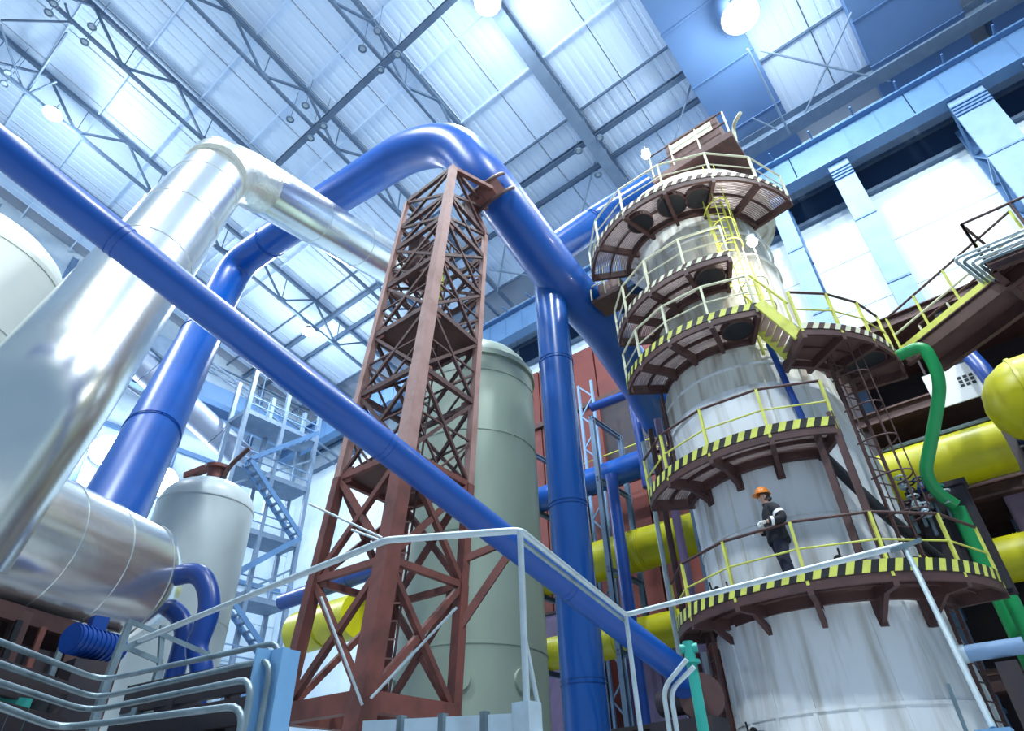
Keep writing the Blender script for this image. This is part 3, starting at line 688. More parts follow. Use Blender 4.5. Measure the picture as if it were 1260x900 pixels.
# ladders
def ladder(name, label, base, top, side, out, m, cage=None, w=.46, step=.3):
    base, top, side, out = Vector(base), Vector(top), Vector(side).normalized(), Vector(out).normalized()
    root = thing(name, label, 'ladder', base); L = (top - base).length; d = (top - base).normalized()
    for s in (-1, 1): MB().beam(base + side * s * w / 2, top + side * s * w / 2, .05, .06, out).build('ladder_rail', m, root, smooth=False)
    for k in range(int(L / step)):
        p = base + d * (step * (k + .5)); MB().tube([p - side * w / 2, p + side * w / 2], .014, 6, caps=False).build('rung', m, root)
    if cage:
        k0 = 1.2; k = k0; bars = [20, 65, 115, 160]
        while k < L:
            p = base + d * k; hoop = [p + side * math.cos(math.radians(t)) * .36 + out * (math.sin(math.radians(t)) * .62) for t in range(0, 181, 18)]
            MB().tube(hoop, .018, 6).build('cage_hoop', cage, root); k += .8
        for t in bars:
            off = side * math.cos(math.radians(t)) * .36 + out * (math.sin(math.radians(t)) * .62)
            MB().tube([base + d * k0 + off, top + off], .014, 6).build('cage_bar', cage, root)
    return root
def lad(label, c, a, r, z0, z1, m, cage=None, c1=None):
    p = PT(c, a, r, z0); q = PT(c1 or c, a, r, z1); th = math.radians(180 + math.degrees(math.atan2(c.y, c.x)) + a)
    return ladder('caged_ladder' if cage else 'ladder', label, p, q, (-math.sin(th), math.cos(th), 0), (math.cos(th), math.sin(th), 0), m, cage)
lad('yellow caged ladder between fourth and topmost walkway', TC2, 17, 2.25, Z4 - .4, Z5 + 1.0, 'yellow_rail', 'yellow_rail')
lad('yellow caged ladder beside the short yellow stair', TC2, 24, 2.2, Z3r + .3, Z4 + .5, 'yellow_rail', 'pale_rail')
lad('brown caged ladder below the brown side walkway', TC, 47, 2.6, Z1 + .05, Z3r - .1, 'brown_steel', 'brown_steel')
lad('dark ladder on the lower flank of the white tower', TC, 62, 2.5, 0, Z1 - .1, 'brown_steel')
lad('dark ladder left of the white tower', TC, -66, 2.5, 0, Z1 - .2, 'brown_steel')
lad('dark ladder from second to third walkway left of the white tower', TC, -72, 2.45, Z2, Z3 - .2, 'brown_steel')
# posts carrying the second walkway
for px0, py0, px1, py1, lab in [(1021, 508, 1083, 676, 'slim brown post from the second walkway end to the lowest walkway'), (1000, 520, 1048, 640, 'slim brown post close behind the worker walkway rail')]:
    p = at(px0, py0, 12.9); q = Vector((p.x, p.y, Z1)); centred(MB().ibeam(q, p, .13, .13, .02, (1, 0, 0)), 'support_post', 'brown_steel', lab, 'post', smooth=False)
centred(MB().tube(fillet([PT(TC, 22, 2.5, Z2 - .3), PT(TC, 40, 2.55, Z2 - 1.6), PT(TC, 66, 2.6, Z1 + .6)], .8), .11, 12), 'drain_pipe', 'rubber', 'slanting dark drain pipe across the right flank of the white tower', 'pipe')
centred(MB().tube([PT(TC, 22, 2.29, Z2 + .05), PT(TC2, 22, 2.3, 10.9)], .075, 10), 'cable_conduit', 'blue_small', 'narrow dark blue conduit on the white tower above the second walkway', 'conduit')
# tower head: motor box, davit and lamps
hb = thing('tower_head_platform', 'brown box platform with pale rails on the tower head', 'platform', PT(TC2, 20, .9, 18.4))
c0 = PT(TC2, 30, 1.2, 18.45); e_ = Vector((0, 1, 0))
MB().box((c0.x - 1.1, c0.y - 1.5, 18.35), (c0.x + 1.1, c0.y + 1.2, 18.6)).build('deck', 'brown_steel', hb, smooth=False)
MB().box((c0.x - .9, c0.y - 1.2, 18.6), (c0.x + .9, c0.y + .6, 20.0)).build('motor_box', 'brown_plate', hb, smooth=False)
MB().box((c0.x - .92, c0.y - 1.0, 19.3), (c0.x - .89, c0.y + .4, 19.8)).build('louvre', 'pale_rail', hb, smooth=False)
for y in (-1.45, -.5, .4, 1.15): MB().tube([(c0.x - 1.05, c0.y + y, 18.6), (c0.x - 1.05, c0.y + y, 19.7)], .03, 6).build('rail_post', 'pale_rail', hb)
for h in (.55, 1.1): MB().tube([(c0.x - 1.05, c0.y - 1.45, 18.6 + h), (c0.x - 1.05, c0.y + 1.15, 18.6 + h)], .028, 6).build('rail', 'brown_steel', hb)
MB().tube(fillet([(c0.x, c0.y - 1.3, 18.6), (c0.x - .2, c0.y - 1.5, 19.9), (c0.x - .7, c0.y - 1.9, 19.6)], .4), .06, 8).build('swan_neck', 'pale_rail', hb)
def small_lamp(px, py, D, label, power):
    c = at(px, py, D); root = thing('bulkhead_lamp', label, 'lamp', c)
    MB().lathe(c, [(.01, -.13), (.09, -.09), (.13, 0), (.09, .09), (.01, .13)], 14).build('glowing_lens', 'lamp_glow_warm', root)
    MB().ringbox(c, .11, .15, c.z + .0, c.z + .16, 0, 360, 14).build('lamp_collar', 'lamp_body', root)
    MB().tube([c + Vector((0, 0, .1)), c + Vector((0, 0, .45)), c + Vector((.35, .1, .5))], .025, 6).build('lamp_arm', 'lamp_body', root)
    l = bpy.data.lights.new('lamp_light', 'POINT'); l.energy = power; l.color = (1, .93, .8); l.shadow_soft_size = .13
    lo = bpy.data.objects.new('lamp_light', l); COL.objects.link(lo); lo.parent = root; lo.location = (-.2, 0, -.2)
small_lamp(795, 191, 13.0, 'tiny bright lamp on the rail of the topmost walkway', 60)
small_lamp(926, 298, 13.2, 'tiny warm lamp below the topmost walkway', 120)
sl = thing('side_landing', 'small brown landing with pale frame left of the tower below the topmost walkway', 'platform', at(750, 372, 15.9))
q = at(752, 368, 15.9)
MB().box((q.x - .35, q.y - .55, q.z - .12), (q.x + .55, q.y + .55, q.z)).build('deck', 'brown_steel', sl, smooth=False)
MB().box((q.x - .1, q.y - .4, q.z), (q.x + .5, q.y + .35, q.z + .75)).build('switch_box', 'brown_plate', sl, smooth=False)
for a, b_ in ((-.33, -.53), (-.33, .53), (.5, .53), (-.33, 0)): MB().tube([(q.x + a, q.y + b_, q.z), (q.x + a, q.y + b_, q.z + 1.15)], .03, 6).build('rail_post', 'pale_rail', sl)
for h in (.6, 1.15): MB().tube([(q.x - .33, q.y - .53, q.z + h), (q.x - .33, q.y + .53, q.z + h), (q.x + .5, q.y + .53, q.z + h)], .026, 6).build('rail', 'pale_rail', sl)
MB().beam((q.x + .2, q.y - .5, q.z - .06), (TC2.x, TC2.y + 1.7, q.z - .06), .14, .12).build('support_arm', 'brown_steel', sl, smooth=False)
for k, (az_, D_, r_, m_, zt_, lab) in enumerate([(23.6, 17.6, .12, 'purple_casing', 11.8, 'purple riser pipe just left of the white tower'), (24.5, 17.8, .09, 'brown_steel', 11.6, 'brown riser pipe left of the purple one'), (25.4, 17.8, .07, 'galvanised', 11.2, 'thin pale riser pipe left of the white tower'),
        (23.0, 16.2, .07, 'red_steel', 4.7, 'thin red riser pipe at the left foot of the white tower'), (23.5, 15.9, .06, 'galvanised', 4.7, 'thin pale riser pipe at the left foot of the white tower'), (24.1, 16.0, .08, 'brown_steel', 4.7, 'brown riser pipe at the left foot of the white tower'),
        (22.4, 15.2, .05, 'red_steel', 4.6, 'thinnest red riser pipe at the left foot of the white tower')]):
    p = radial(az_, D_); pipe('riser_pipe', lab, [(p.x, p.y, 0), (p.x, p.y, zt_)], r_, m_, 1, (.35, .6, .85), 12)
# valves and brackets on the shell
for k, (a, z) in enumerate([(-42, 2.9), (-50, Z1 + .5), (-38, Z1 + .35), (14, Z1 + .5), (-50, Z2 + .4)]):
    n_ = (PT(TC, a, 1, 0) - TC).normalized(); q = PT(TC, a, TR + (.12 if z < Z1 else 0), z); root = thing('sampling_valve', ['small dark sampling valve on the tower skirt', 'black sampling valve left of the worker', 'second black sampling valve left of the worker', 'sampling valve right of the worker', 'small valve above the second walkway'][k], 'valve', q)
    MB().tube([q - n_ * .01, q + n_ * .34], .045, 10).build('stub', 'rubber', root); MB().disc(q + n_ * .22, n_, .10, .03, 14).build('flange', 'black_paint', root)
    MB().tube([q + n_ * .34, q + n_ * .36 + Vector((0, 0, .18))], .02, 6).build('handle', 'black_paint', root)

# ================================================================== RED LATTICE TOWER
lz = [0.0, 1.8, 4.2, 6.5, 8.75, 10.65, 12.45, 14.0, 15.0, 16.25]
def legpos(base, top, zr): t = (zr - 1.8) / 14.4; return Vector((base[0] + (top[0] - base[0]) * t, base[1] + (top[1] - base[1]) * t, zr + H))
LEGS = [((7.53, 9.34), (8.36, 8.62)), ((9.76, 9.42), (10.22, 8.90)), ((9.62, 11.46), (10.26, 10.95)), ((7.38, 11.39), (8.38, 10.67))]   # near, right, back, left
lt = thing('lattice_tower', 'rusty red steel lattice tower in front of the pale green tank', 'tower', (8.6, 10.4, 0))
def LP(i, zr): return legpos(LEGS[i % 4][0], LEGS[i % 4][1], zr)
for i in range(4):
    w0 = [.38, .23, .23, .25][i]
    for k in range(len(lz) - 1):
        za = -H if k == 0 else lz[k]; zb = lz[k + 1]; w = w0 * (1 - .55 * k / 9)
        if i in (1, 2) and k >= 8: continue
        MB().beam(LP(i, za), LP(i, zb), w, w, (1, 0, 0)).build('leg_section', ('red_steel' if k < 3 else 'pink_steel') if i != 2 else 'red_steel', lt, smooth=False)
for k, zr in enumerate(lz[1:], 1):
    for i in range(4):
        if k == 9 and i == 1: continue
        MB().beam(LP(i, zr), LP(i + 1, zr), .11 if k > 1 else .24, .14 if k > 1 else .32).build('ring_beam', 'red_steel' if k < 4 else 'brown_steel', lt, smooth=False)
        if k > 1: 
            n_ = (LP(i + 1, zr) - LP(i, zr)).normalized(); p = LP(i, zr)
            MB().beam(p + n_ * .08, p + n_ * .42, .04, .36, (0, 0, 1)).build('gusset_plate', 'red_steel', lt, smooth=False)
for k in range(1, len(lz) - 1):
    za, zb = lz[k], lz[k + 1]; w = .12 if k < 3 else .08; bm_ = 'red_steel' if k < 3 else 'brown_steel'
    for i in range(4):
        if k >= 7 and i in (1, 2): continue
        MB().beam(LP(i, za), LP(i + 1, zb), w, w).build('cross_brace', bm_, lt, smooth=False)
        MB().beam(LP(i + 1, za), LP(i, zb), w, w).build('cross_brace', bm_, lt, smooth=False)
        if k >= 3 and k < 7:
            ma, mb_ = LP(i, (za + zb) / 2), LP(i + 1, (za + zb) / 2)
            MB().beam(ma, mb_, .045, .045).build('light_strut', 'brown_steel', lt, smooth=False)
            m0 = LP(i, za).lerp(LP(i + 1, za), .5)
            MB().beam(ma, m0, .045, .045).build('light_strut', 'brown_steel', lt, smooth=False); MB().beam(mb_, m0, .045, .045).build('light_strut', 'brown_steel', lt, smooth=False)
def plate(zr, idx, m):
    ps = [LP(*i) if isinstance(i, tuple) else LP(i, zr) for i in idx]; n = len(ps)
    vs = [p + Vector((0, 0, .06)) for p in ps] + [p + Vector((0, 0, .11)) for p in ps]
    return MB().add(vs, [tuple(range(n)), tuple(range(n, 2 * n))] + [(i, (i + 1) % n, n + (i + 1) % n, n + i) for i in range(n)])
plate(10.65, [0, 1, 2, 3], 0).build('landing_plate', 'brown_plate', lt, smooth=False)
plate(6.5, [0, 1, 2, 3], 0).build('landing_plate', 'brown_plate', lt, smooth=False)
for zr in (13.2, 14.0):
    q = LP(2, zr).lerp(LP(3, zr), .5); MB().box((q.x - .55, q.y - .7, q.z), (q.x + .45, q.y - .2, q.z + .7)).build('junction_box', 'brown_steel', lt, smooth=False)
MB().tube([LP(2, 12.6) - Vector((.6, .8, 0)), LP(2, 14.2) - Vector((.6, .8, 0))], .16, 14).build('drop_pipe', 'yellow_rail', lt)
# internal ladder
q0, q1 = LP(0, 1.9).lerp(LP(2, 1.9), .55), LP(0, 14.6).lerp(LP(2, 14.6), .55)
for s_ in (-.2, .2): MB().beam(q0 + Vector((s_, -s_, 0)), q1 + Vector((s_, -s_, 0)), .05, .05, (1, 1, 0)).build('ladder_rail', 'brown_steel', lt, smooth=False)
for k in range(36):
    q = q0.lerp(q1, (k + .5) / 36); MB().beam(q + Vector((.2, -.2, 0)), q - Vector((.2, -.2, 0)), .028, .028).build('rung', 'pink_steel', lt, smooth=False)
# outrigger arm on the near side
tip = at(641, 660, 13.6)
MB().beam(LP(1, 3.35), tip, .16, .16).build('outrigger_arm', 'red_steel', lt, smooth=False); MB().beam(LP(1, 4.75), tip, .14, .14).build('outrigger_tie', 'red_steel', lt, smooth=False)
for pa, pb in [((395, 735), (446, 868)), ((432, 652), (476, 668)), ((456, 860), (562, 748)), ((380, 620), (470, 662))]:
    MB().tube([at(*pa, 11.55), at(*pb, 11.55)], .024, 8).build('light_conduit', 'galvanised', lt)
for i in range(4):
    p = LP(i, -H); MB().box((p.x - .35, p.y - .35, 0), (p.x + .35, p.y + .35, .06)).build('base_plate', 'red_steel', lt, smooth=False)
# saddle holding the arch pipe
sdl = thing('pipe_saddle', 'dark red saddle clamp holding the blue arch pipe on the lattice tower', 'pipe clamp', at(600, 262, 13.2))
pc = at(602, 243, 13.55); pdn = (arch[8] - arch[7]).normalized(); pn = Vector((-.45, -.2, -1)); pn = (pn - pdn * pn.dot(pdn)).normalized(); ps_ = pdn.cross(pn).normalized()
band = [pc + (ps_ * math.cos(math.radians(t)) + pn * math.sin(math.radians(t))) * (AR + .05) for t in range(0, 181, 12)]
for o_ in (-.28, .28): MB().tube([b_ + pdn * o_ for b_ in band], .06, 8).build('clamp_band', 'brown_steel', sdl)
for k in range(5):
    b0 = band[2 + 2 * k] ; b1 = band[4 + 2 * k]; c_ = (b0 + b1) / 2
    MB().beam(b0, b1, .62, .05, (c_ - pc).normalized()).build('clamp_plate', 'red_steel', sdl, smooth=False)
MB().beam(band[5], LP(1, 15.0), .16, .16).build('strut', 'red_steel', sdl, smooth=False); MB().beam(band[10], LP(0, 16.2), .14, .14).build('strut', 'red_steel', sdl, smooth=False)

# ================================================================== MIDDLE BACKGROUND
XR = 22.5
def yrun(x, y0, y1, z, r, m, name, label, fl=(), cat='pipe'):
    return pipe(name, label, [(x, y0, z), (x, y1, z)], r, m, 1, fl, 32, cat=cat)
yrun(XR, -1.0, 17.2, .395 * XR + H, .80, 'yellow_paint', 'yellow_gas_pipe', 'thick yellow gas pipe passing behind the white tower', (.2, .68, .70))
yrun(XR, -4.5, 17.4, .255 * XR + H, .62, 'yellow_paint', 'yellow_gas_pipe', 'lower yellow gas pipe behind the white tower', (.2, .6, .8))
yrun(19.0, 24.5, 29.0, .43 * 19 + H, 1.0, 'yellow_paint', 'yellow_gas_pipe', 'short thick yellow pipe seen through the lattice tower foot', (.5,))
yrun(19.0, 23.0, 31.0, .53 * 19 + H, .42, 'blue_small', 'blue_water_pipe', 'blue pipe seen through the lattice tower above the yellow one', (.3,))
yrun(XR, 10.5, 18.2, .555 * XR + H, .58, 'blue_paint', 'blue_water_pipe', 'level blue pipe behind the upright blue pipe', (.4,))
for k, y in enumerate((8.6, 12.4, 16.4)):
    root = thing('pipe_rack_frame', ['dark pipe rack frame just behind the white tower', 'dark pipe rack frame left of the white tower', 'dark pipe rack frame behind the upright blue pipe'][k], 'frame', (XR, y, 0))
    for x in (XR - 1.2, XR + 1.2): MB().ibeam((x, y, 0), (x, y, 16.5), .2, .2, .03, (1, 0, 0)).build('rack_post', 'roof_steel', root, smooth=False)
    for z in (.255 * XR + H - .72, .395 * XR + H - .9, .555 * XR + H - .68, 16.4): MB().ibeam((XR - 1.3, y, z), (XR + 1.3, y, z), .16, .2, .03).build('rack_beam', 'roof_steel', root, smooth=False)
rc = thing('red_boiler_casing', 'dark red sheet metal boiler casing behind the pale green tank', 'casing', (26.6, 15.6, 0))
MB().box((26.3, 10.6, 0), (28.4, 20.6, 24.6)).build('casing_core', 'dark_machine', rc, smooth=False)
for j in range(5):
    for k in range(6):
        y = 10.65 + 2.0 * j; z = .3 + 4.1 * k
        if k == 4 and j < 2: continue
        MB().box((26.12, y, z), (26.3, y + 1.9, z + 3.75)).build('casing_panel', 'red_casing', rc, smooth=False)
for k in range(1, 6): MB().box((25.95, 10.5, 4.1 * k), (26.3, 20.7, 4.1 * k + .28)).build('casing_rib', 'brown_steel', rc, smooth=False)
# teal lattice post between riser and tower
lp = thing('lattice_post', 'slim pale teal lattice post just right of the upright blue pipe', 'post', (24.0, 14.1, 0))
for y in (13.75, 14.55): MB().beam((24, y, 0), (24, y, 20.5), .12, .12).build('chord', 'column_steel', lp, smooth=False)
for k in range(22):
    a, b_ = (13.75, 14.55) if k % 2 else (14.55, 13.75); MB().beam((24, a, .93 * k), (24, b_, .93 * (k + 1)), .07, .05, (1, 0, 0)).build('lacing_bar', 'column_steel', lp, smooth=False)
yw = thing('yellow_edged_walkway', 'far walkway with yellow edge and rails between blue riser and white tower', 'walkway', (24.6, 12.4, 15.0))
MB().box((24.2, 9.6, 14.9), (25.4, 15.6, 15.0)).build('deck', 'brown_plate', yw, smooth=False)
MB().box((24.15, 9.6, 14.85), (24.2, 15.6, 15.1)).build('yellow_edge', 'yellow_rail', yw, smooth=False)
for k in range(5): MB().tube([(24.2, 9.7 + 1.45 * k, 15), (24.2, 9.7 + 1.45 * k, 16.1)], .035, 6).build('rail_post', 'yellow_rail', yw)
for h in (.55, 1.1): MB().tube([(24.2, 9.6, 15 + h), (24.2, 15.6, 15 + h)], .03, 6).build('rail', 'yellow_rail', yw)
for y in (9.8, 15.4): MB().beam((25.0, y, 0), (25.0, y, 14.9), .25, .25).build('leg', 'dark_machine', yw, smooth=False)
pipe('blue_loop_pipe', 'small blue pipe loop left of the white tower', [atx(728, 502, 21.5), atx(776, 484, 21.5), atx(790, 552, 21.5), atx(797, 600, 21.5)], .20, 'blue_small', .4, (), 16)
pipe('blue_loop_pipe', 'small blue pipe dropping beside the yellow gas pipe', [atx(752, 585, 21), atx(764, 675, 21), (atx(764, 675, 21).x, atx(764, 675, 21).y, 0)], .24, 'blue_small', .4, (.5,), 16)
# purple and dark machines in the pipe alley
def cabinet(name, label, cat, lo, hi, m, doors=2, fm='dark_machine', axis='y', handle=True):
    root = thing(name, label, cat, ((lo[0] + hi[0]) / 2, (lo[1] + hi[1]) / 2, lo[2]))
    MB().box((lo[0] + .06, lo[1], lo[2]), hi).build('body', m, root, smooth=False)
    dy = (hi[1] - lo[1]) / doors
    for k in range(doors):
        d = MB().box((lo[0], lo[1] + dy * k + .05, lo[2] + .08), (lo[0] + .06, lo[1] + dy * (k + 1) - .05, hi[2] - .08)).build('panel', m, root, smooth=False)
        if handle: MB().box((lo[0] - .04, lo[1] + dy * k + .12, (lo[2] + hi[2]) / 2 - .12), (lo[0], lo[1] + dy * k + .17, (lo[2] + hi[2]) / 2 + .12)).build('handle', 'black_paint', d, smooth=False)
    MB().box((lo[0] - .05, lo[1] - .05, hi[2] - .06), (hi[0] + .05, hi[1] + .05, hi[2] + .05)).build('cap', fm, root, smooth=False)
    return root
cabinet('purple_cabinet', 'tall purple grey casing under the yellow gas pipe left of the white tower', 'cabinet', (23.6, 10.9, 0), (25.2, 13.2, 8.2), 'purple_casing', 2)
cabinet('purple_cabinet', 'purple grey casing between green tank and upright blue pipe', 'cabinet', (24.0, 16.6, 0), (25.6, 19.2, 9.4), 'purple_casing', 2)
cabinet('purple_cabinet', 'dark purple casing between the two yellow gas pipes at the right edge', 'cabinet', (24.0, -4.6, 6.9), (26.2, -.3, 9.7), 'purple_casing', 3)
cabinet('dark_switch_cabinet', 'dark cabinet in the alley behind the slanting blue pipe end', 'cabinet', (18.6, 9.6, 0), (19.8, 12.6, 3.9), 'dark_machine', 3)
# stacked dark floors right of the tower
dfm = thing('dark_equipment_frame', 'dark steel floors full of equipment right of the white tower', 'frame', (26, -1.5, 0))
for z in (4.7, 9.9, 13.4, 17.0):
    MB().box((23.9, -9, z), (29.5, 6.5, z + .22)).build('floor_slab', 'brown_plate', dfm, smooth=False)
    MB().ibeam((23.8, -9, z - .15), (23.8, 6.5, z - .15), .3, .45, .04).build('edge_beam', 'brown_steel', dfm, smooth=False)
for y in (-8.8, -5.0, -1.2, 2.6, 6.3):
    for x in (24.0, 29.2): MB().ibeam((x, y, 0), (x, y, 17), .3, .3, .04, (1, 0, 0)).build('frame_post', 'dark_machine', dfm, smooth=False)
MB().box((28.6, -9, 0), (28.8, 6.5, 17.2)).build('rear_sheet', 'dark_machine', dfm, smooth=False)
for k in range(5): MB().tube([(24.4, -8, 10.6 + .42 * k), (24.4, 6, 10.6 + .42 * k)], .09, 8).build('cable_run', 'rubber' if k % 2 else 'conduit_steel', dfm)
# white board with a small printed grid
q = atx(1176, 472, 20.6); wbd = thing('white_board', 'white board with a small dark grid print behind the green pipe', 'board', q - Vector((0, 0, .6)))
MB().box((q.x - .03, q.y - .72, q.z - .62), (q.x + .03, q.y + .72, q.z + .55)).build('board', 'sign_white', wbd, smooth=False)
mbk = MB()
for a in range(3):
    for b_ in range(3): mbk.box((q.x - .04, q.y - .48 + .15 * a, q.z - .2 + .13 * b_), (q.x - .03, q.y - .38 + .15 * a, q.z - .11 + .13 * b_))
mbk.build('printed_grid', 'rubber', wbd, smooth=False)
for s_ in (-.6, .6): MB().beam((q.x + .06, q.y + s_, q.z - .7), (q.x + .06, q.y + s_, q.z + 1.6), .06, .06).build('hanger', 'dark_machine', wbd, smooth=False)
MB().beam((q.x + .06, q.y - .6, q.z + 1.5), (24.0, q.y - .6, q.z + 1.5), .08, .08).build('hanger_arm', 'dark_machine', wbd, smooth=False)
pipe('blue_channel_pipe', 'steep dark blue pipe beside the white board', [atx(1172, 415, 24.1), atx(1186, 430, 20.2), atx(1212, 458, 19.8), atx(1244, 505, 19.8), atx(1262, 540, 24.1)], .22, 'blue_small', .3, (.6,), 14)
# yellow header with a domed end
hd = at(1268, 492, 18.2); yh = thing('yellow_header', 'big yellow header with a domed end at the right edge', 'vessel', hd - Vector((0, 0, 1.1)))
prof = [(.02, .95), (.45, .86), (.8, .62), (1.02, .25), (1.08, 0), (1.08, -4.0), (.02, -4.4)]
mb = MB(); vs = []; fs = []; sg = 36
for r_, t in prof:
    for k in range(sg): th = 2 * math.pi * k / sg; vs.append(hd + Vector((r_ * math.cos(th), t, r_ * math.sin(th))))
for i in range(len(prof) - 1):
    for k in range(sg): k2 = (k + 1) % sg; fs.append((i*sg+k, i*sg+k2, (i+1)*sg+k2, (i+1)*sg+k))
mb.add(vs, fs).build('shell', 'yellow_paint', yh)
MB().tube([hd + Vector((0, .02, 0)), hd + Vector((0, .10, 0))], 1.11, 36).build('head_flange', 'yellow_paint', yh)
MB().beam(hd - Vector((0, 1.2, 1.0)), (hd.x, hd.y - 1.2, 0), .5, .3).build('support_leg', 'brown_steel', yh, smooth=False)

# green pipes
pipe('green_pipe', 'bent green pipe rising past the brown side walkway', [at(1106, 438, 14.7), at(1136, 424, 14.6), at(1158, 466, 14.8), at(1152, 512, 15.0), at(1138, 582, 15.3), at(1152, 606, 15.5), at(1176, 622, 15.7)], .13, 'green_paint', [.35, .4, .4, .4, .3], (.8,), 20)
g1 = at(1178, 626, 15.9); pipe('green_pipe', 'upright green pipe beside the end post of the lowest walkway', [(g1.x, g1.y, 0), tuple(g1)], .15, 'green_paint', 1, (.4,), 18)
g2 = at(1243, 735, 15.4); pipe('green_pipe', 'second upright green pipe below the lowest walkway', [(g2.x, g2.y, 0), tuple(g2)], .13, 'green_paint', 1, (.7,), 18)
g3 = at(846, 790, 11.2); tp_ = thing('teal_standpipe', 'teal standpipe with a tee head below the lowest walkway', 'pipe', (g3.x, g3.y, 0))
MB().tube([(g3.x, g3.y, 0), tuple(g3)], .085, 14).build('standpipe', 'teal_paint', tp_); MB().tube([g3 + Vector((.05, -.13, -.1)), g3 + Vector((-.05, .12, -.1))], .07, 12).build('tee_head', 'teal_paint', tp_)
MB().disc(g3 + Vector((0, 0, -.3)), (0, 0, 1), .14, .05, 16).build('flange', 'teal_paint', tp_)
for k, dx in enumerate((0, 9)):
    a = at(816 + dx, 848 + dx * .2, 9.6); e2_ = at(845 + dx, 812 + dx, 9.4)
    pipe('white_conduit', ['white bent conduit next to the teal standpipe', 'second white bent conduit next to the teal standpipe'][k], [(a.x, a.y, 0), tuple(a), tuple(e2_)], .032, 'galvanised', .15, (), 10, cat='conduit')
q = at(862, 852, 14.0); bpm = thing('booster_pump', 'dark brown pump at the lower end of the slanting blue pipe', 'pump', (q.x, q.y, 0))
MB().disc(q + Vector((0, 0, -.1)), (1, .45, 0), .42, .34, 24).build('volute', 'brown_steel', bpm); MB().disc(q + Vector((-.2, .25, .12)), (1, .45, 0), .24, .2, 20).build('inlet_flange', 'blue_small', bpm)
MB().tube([q + Vector((.0, .1, -.1)), q + Vector((.1, .9, -.1))], .24, 20).build('motor', 'dark_machine', bpm); MB().box((q.x - .35, q.y - .3, 0), (q.x + .3, q.y + 1.0, q.z - .45)).build('plinth', 'dark_machine', bpm, smooth=False)
# clutter of fittings beside the lowest walkway
for k in range(9):
    px, py = [(1112, 598), (1122, 606), (1135, 600), (1146, 612), (1128, 622), (1158, 610), (1118, 630), (1140, 632), (1166, 616)][k]
    q = at(px, py, 15.6); cn = ['pale grey', 'black', 'blue', 'dark red', 'pale grey', 'teal', 'black', 'whitish', 'pale grey'][k]; root = thing('instrument_valve', 'small %s instrument valve in the cluster below the bent green pipe' % cn, 'valve', q, '%s instrument valves below the bent green pipe' % cn)
    r_ = random.Random(k); m_ = ['galvanised', 'rubber', 'blue_small', 'red_steel', 'galvanised', 'teal_paint', 'rubber', 'pale_sheet', 'galvanised'][k]
    MB().tube([q + Vector((.3, 0, 0)), q + Vector((-.1, 0, 0))], .05, 8).build('stub', 'conduit_steel', root); MB().lathe(q, [(.01, -.09), (.09, -.07), (.11, 0), (.07, .1), (.01, .12)], 12).build('valve_body', m_, root)
    circ = [q + Vector((math.cos(t) * .12, math.sin(t) * .12, .2)) for t in [2 * math.pi * j / 10 for j in range(10)]]
    MB().tube(circ, .02, 6, closed=True).build('hand_wheel', m_, root); MB().tube([q, q + Vector((0, 0, .2))], .02, 6).build('stem', 'rubber', root)
    w = MB().tube([q + Vector((.3, 0, 0)), q + Vector((.3, 0, -.4))], .04, 6).build('riser', 'conduit_steel', root)
q = at(1146, 622, 16.0); cabinet('instrument_cabinet', 'dark cabinet behind the instrument valves', 'cabinet', (q.x, q.y - .75, Z1 + .02), (q.x + .3, q.y + .35, q.z + .35), 'dark_machine', 2)
# side motor on the lower flank
q = at(1222, 800, 13.7); mo = thing('side_motor', 'blue grey motor beside the upright green pipes', 'motor', q - Vector((0, 0, .3)))
MB().tube([q + Vector((0, .38, 0)), q + Vector((0, -.45, 0))], .13, 20).build('motor_body', 'column_steel', mo); MB().tube([q + Vector((0, .38, 0)), q + Vector((0, .50, 0))], .145, 20).build('end_bell', 'pale_sheet', mo)
MB().beam(q - Vector((0, .1, .2)), (q.x, q.y - .1, 0), .3, .25).build('pedestal', 'dark_machine', mo, smooth=False)
# side walkway bridge and the brown platform at the right edge
zb = 8.9 + H
A_, B_ = Vector((15.35, .25, zb)), Vector((13.35, -2.62, zb))
d_ = (B_ - A_).normalized(); n_ = Vector((-d_.y, d_.x, 0)) * 1.0
if n_.x < 0: n_ = -n_
bw = thing('bridge_walkway', 'brown bridge walkway with yellow edge leading from the tower to the right platform', 'walkway', A_ + n_ * .5)
for o_ in (0, 1.0): MB().ibeam(A_ + n_ * o_ - Vector((0, 0, .18)), B_ + n_ * o_ - Vector((0, 0, .18)), .12, .36, .03).build('side_beam', 'brown_steel', bw, smooth=False)
for k in range(7):
    a, b_ = A_.lerp(B_, k / 7), A_.lerp(B_, (k + 1) / 7 - .0008); MB().add([a, b_, b_ + n_, a + n_, a - Vector((0, 0, .05)), b_ - Vector((0, 0, .05)), b_ + n_ - Vector((0, 0, .05)), a + n_ - Vector((0, 0, .05))], [(0,1,2,3),(7,6,5,4),(0,4,5,1),(1,5,6,2),(2,6,7,3),(3,7,4,0)]).build('deck_plate', 'brown_plate', bw, smooth=False)
MB().beam(A_ - n_ * .05 + Vector((0, 0, .07)), B_ - n_ * .05 + Vector((0, 0, .07)), .02, .16).build('yellow_edge', 'yellow_rail', bw, smooth=False)
for o_ in (0, 1.0):
    for h, m_ in ((.55, 'pale_rail'), (1.08, 'brown_steel')): MB().tube([A_ + n_ * o_ + Vector((0, 0, h)), B_ + n_ * o_ + Vector((0, 0, h))], .028, 8).build('rail', m_, bw)
    for k in range(5): q = A_.lerp(B_, k / 4) + n_ * o_; MB().tube([q, q + Vector((0, 0, 1.08))], .028, 6).build('rail_post', 'pale_rail' if o_ else 'yellow_rail', bw)
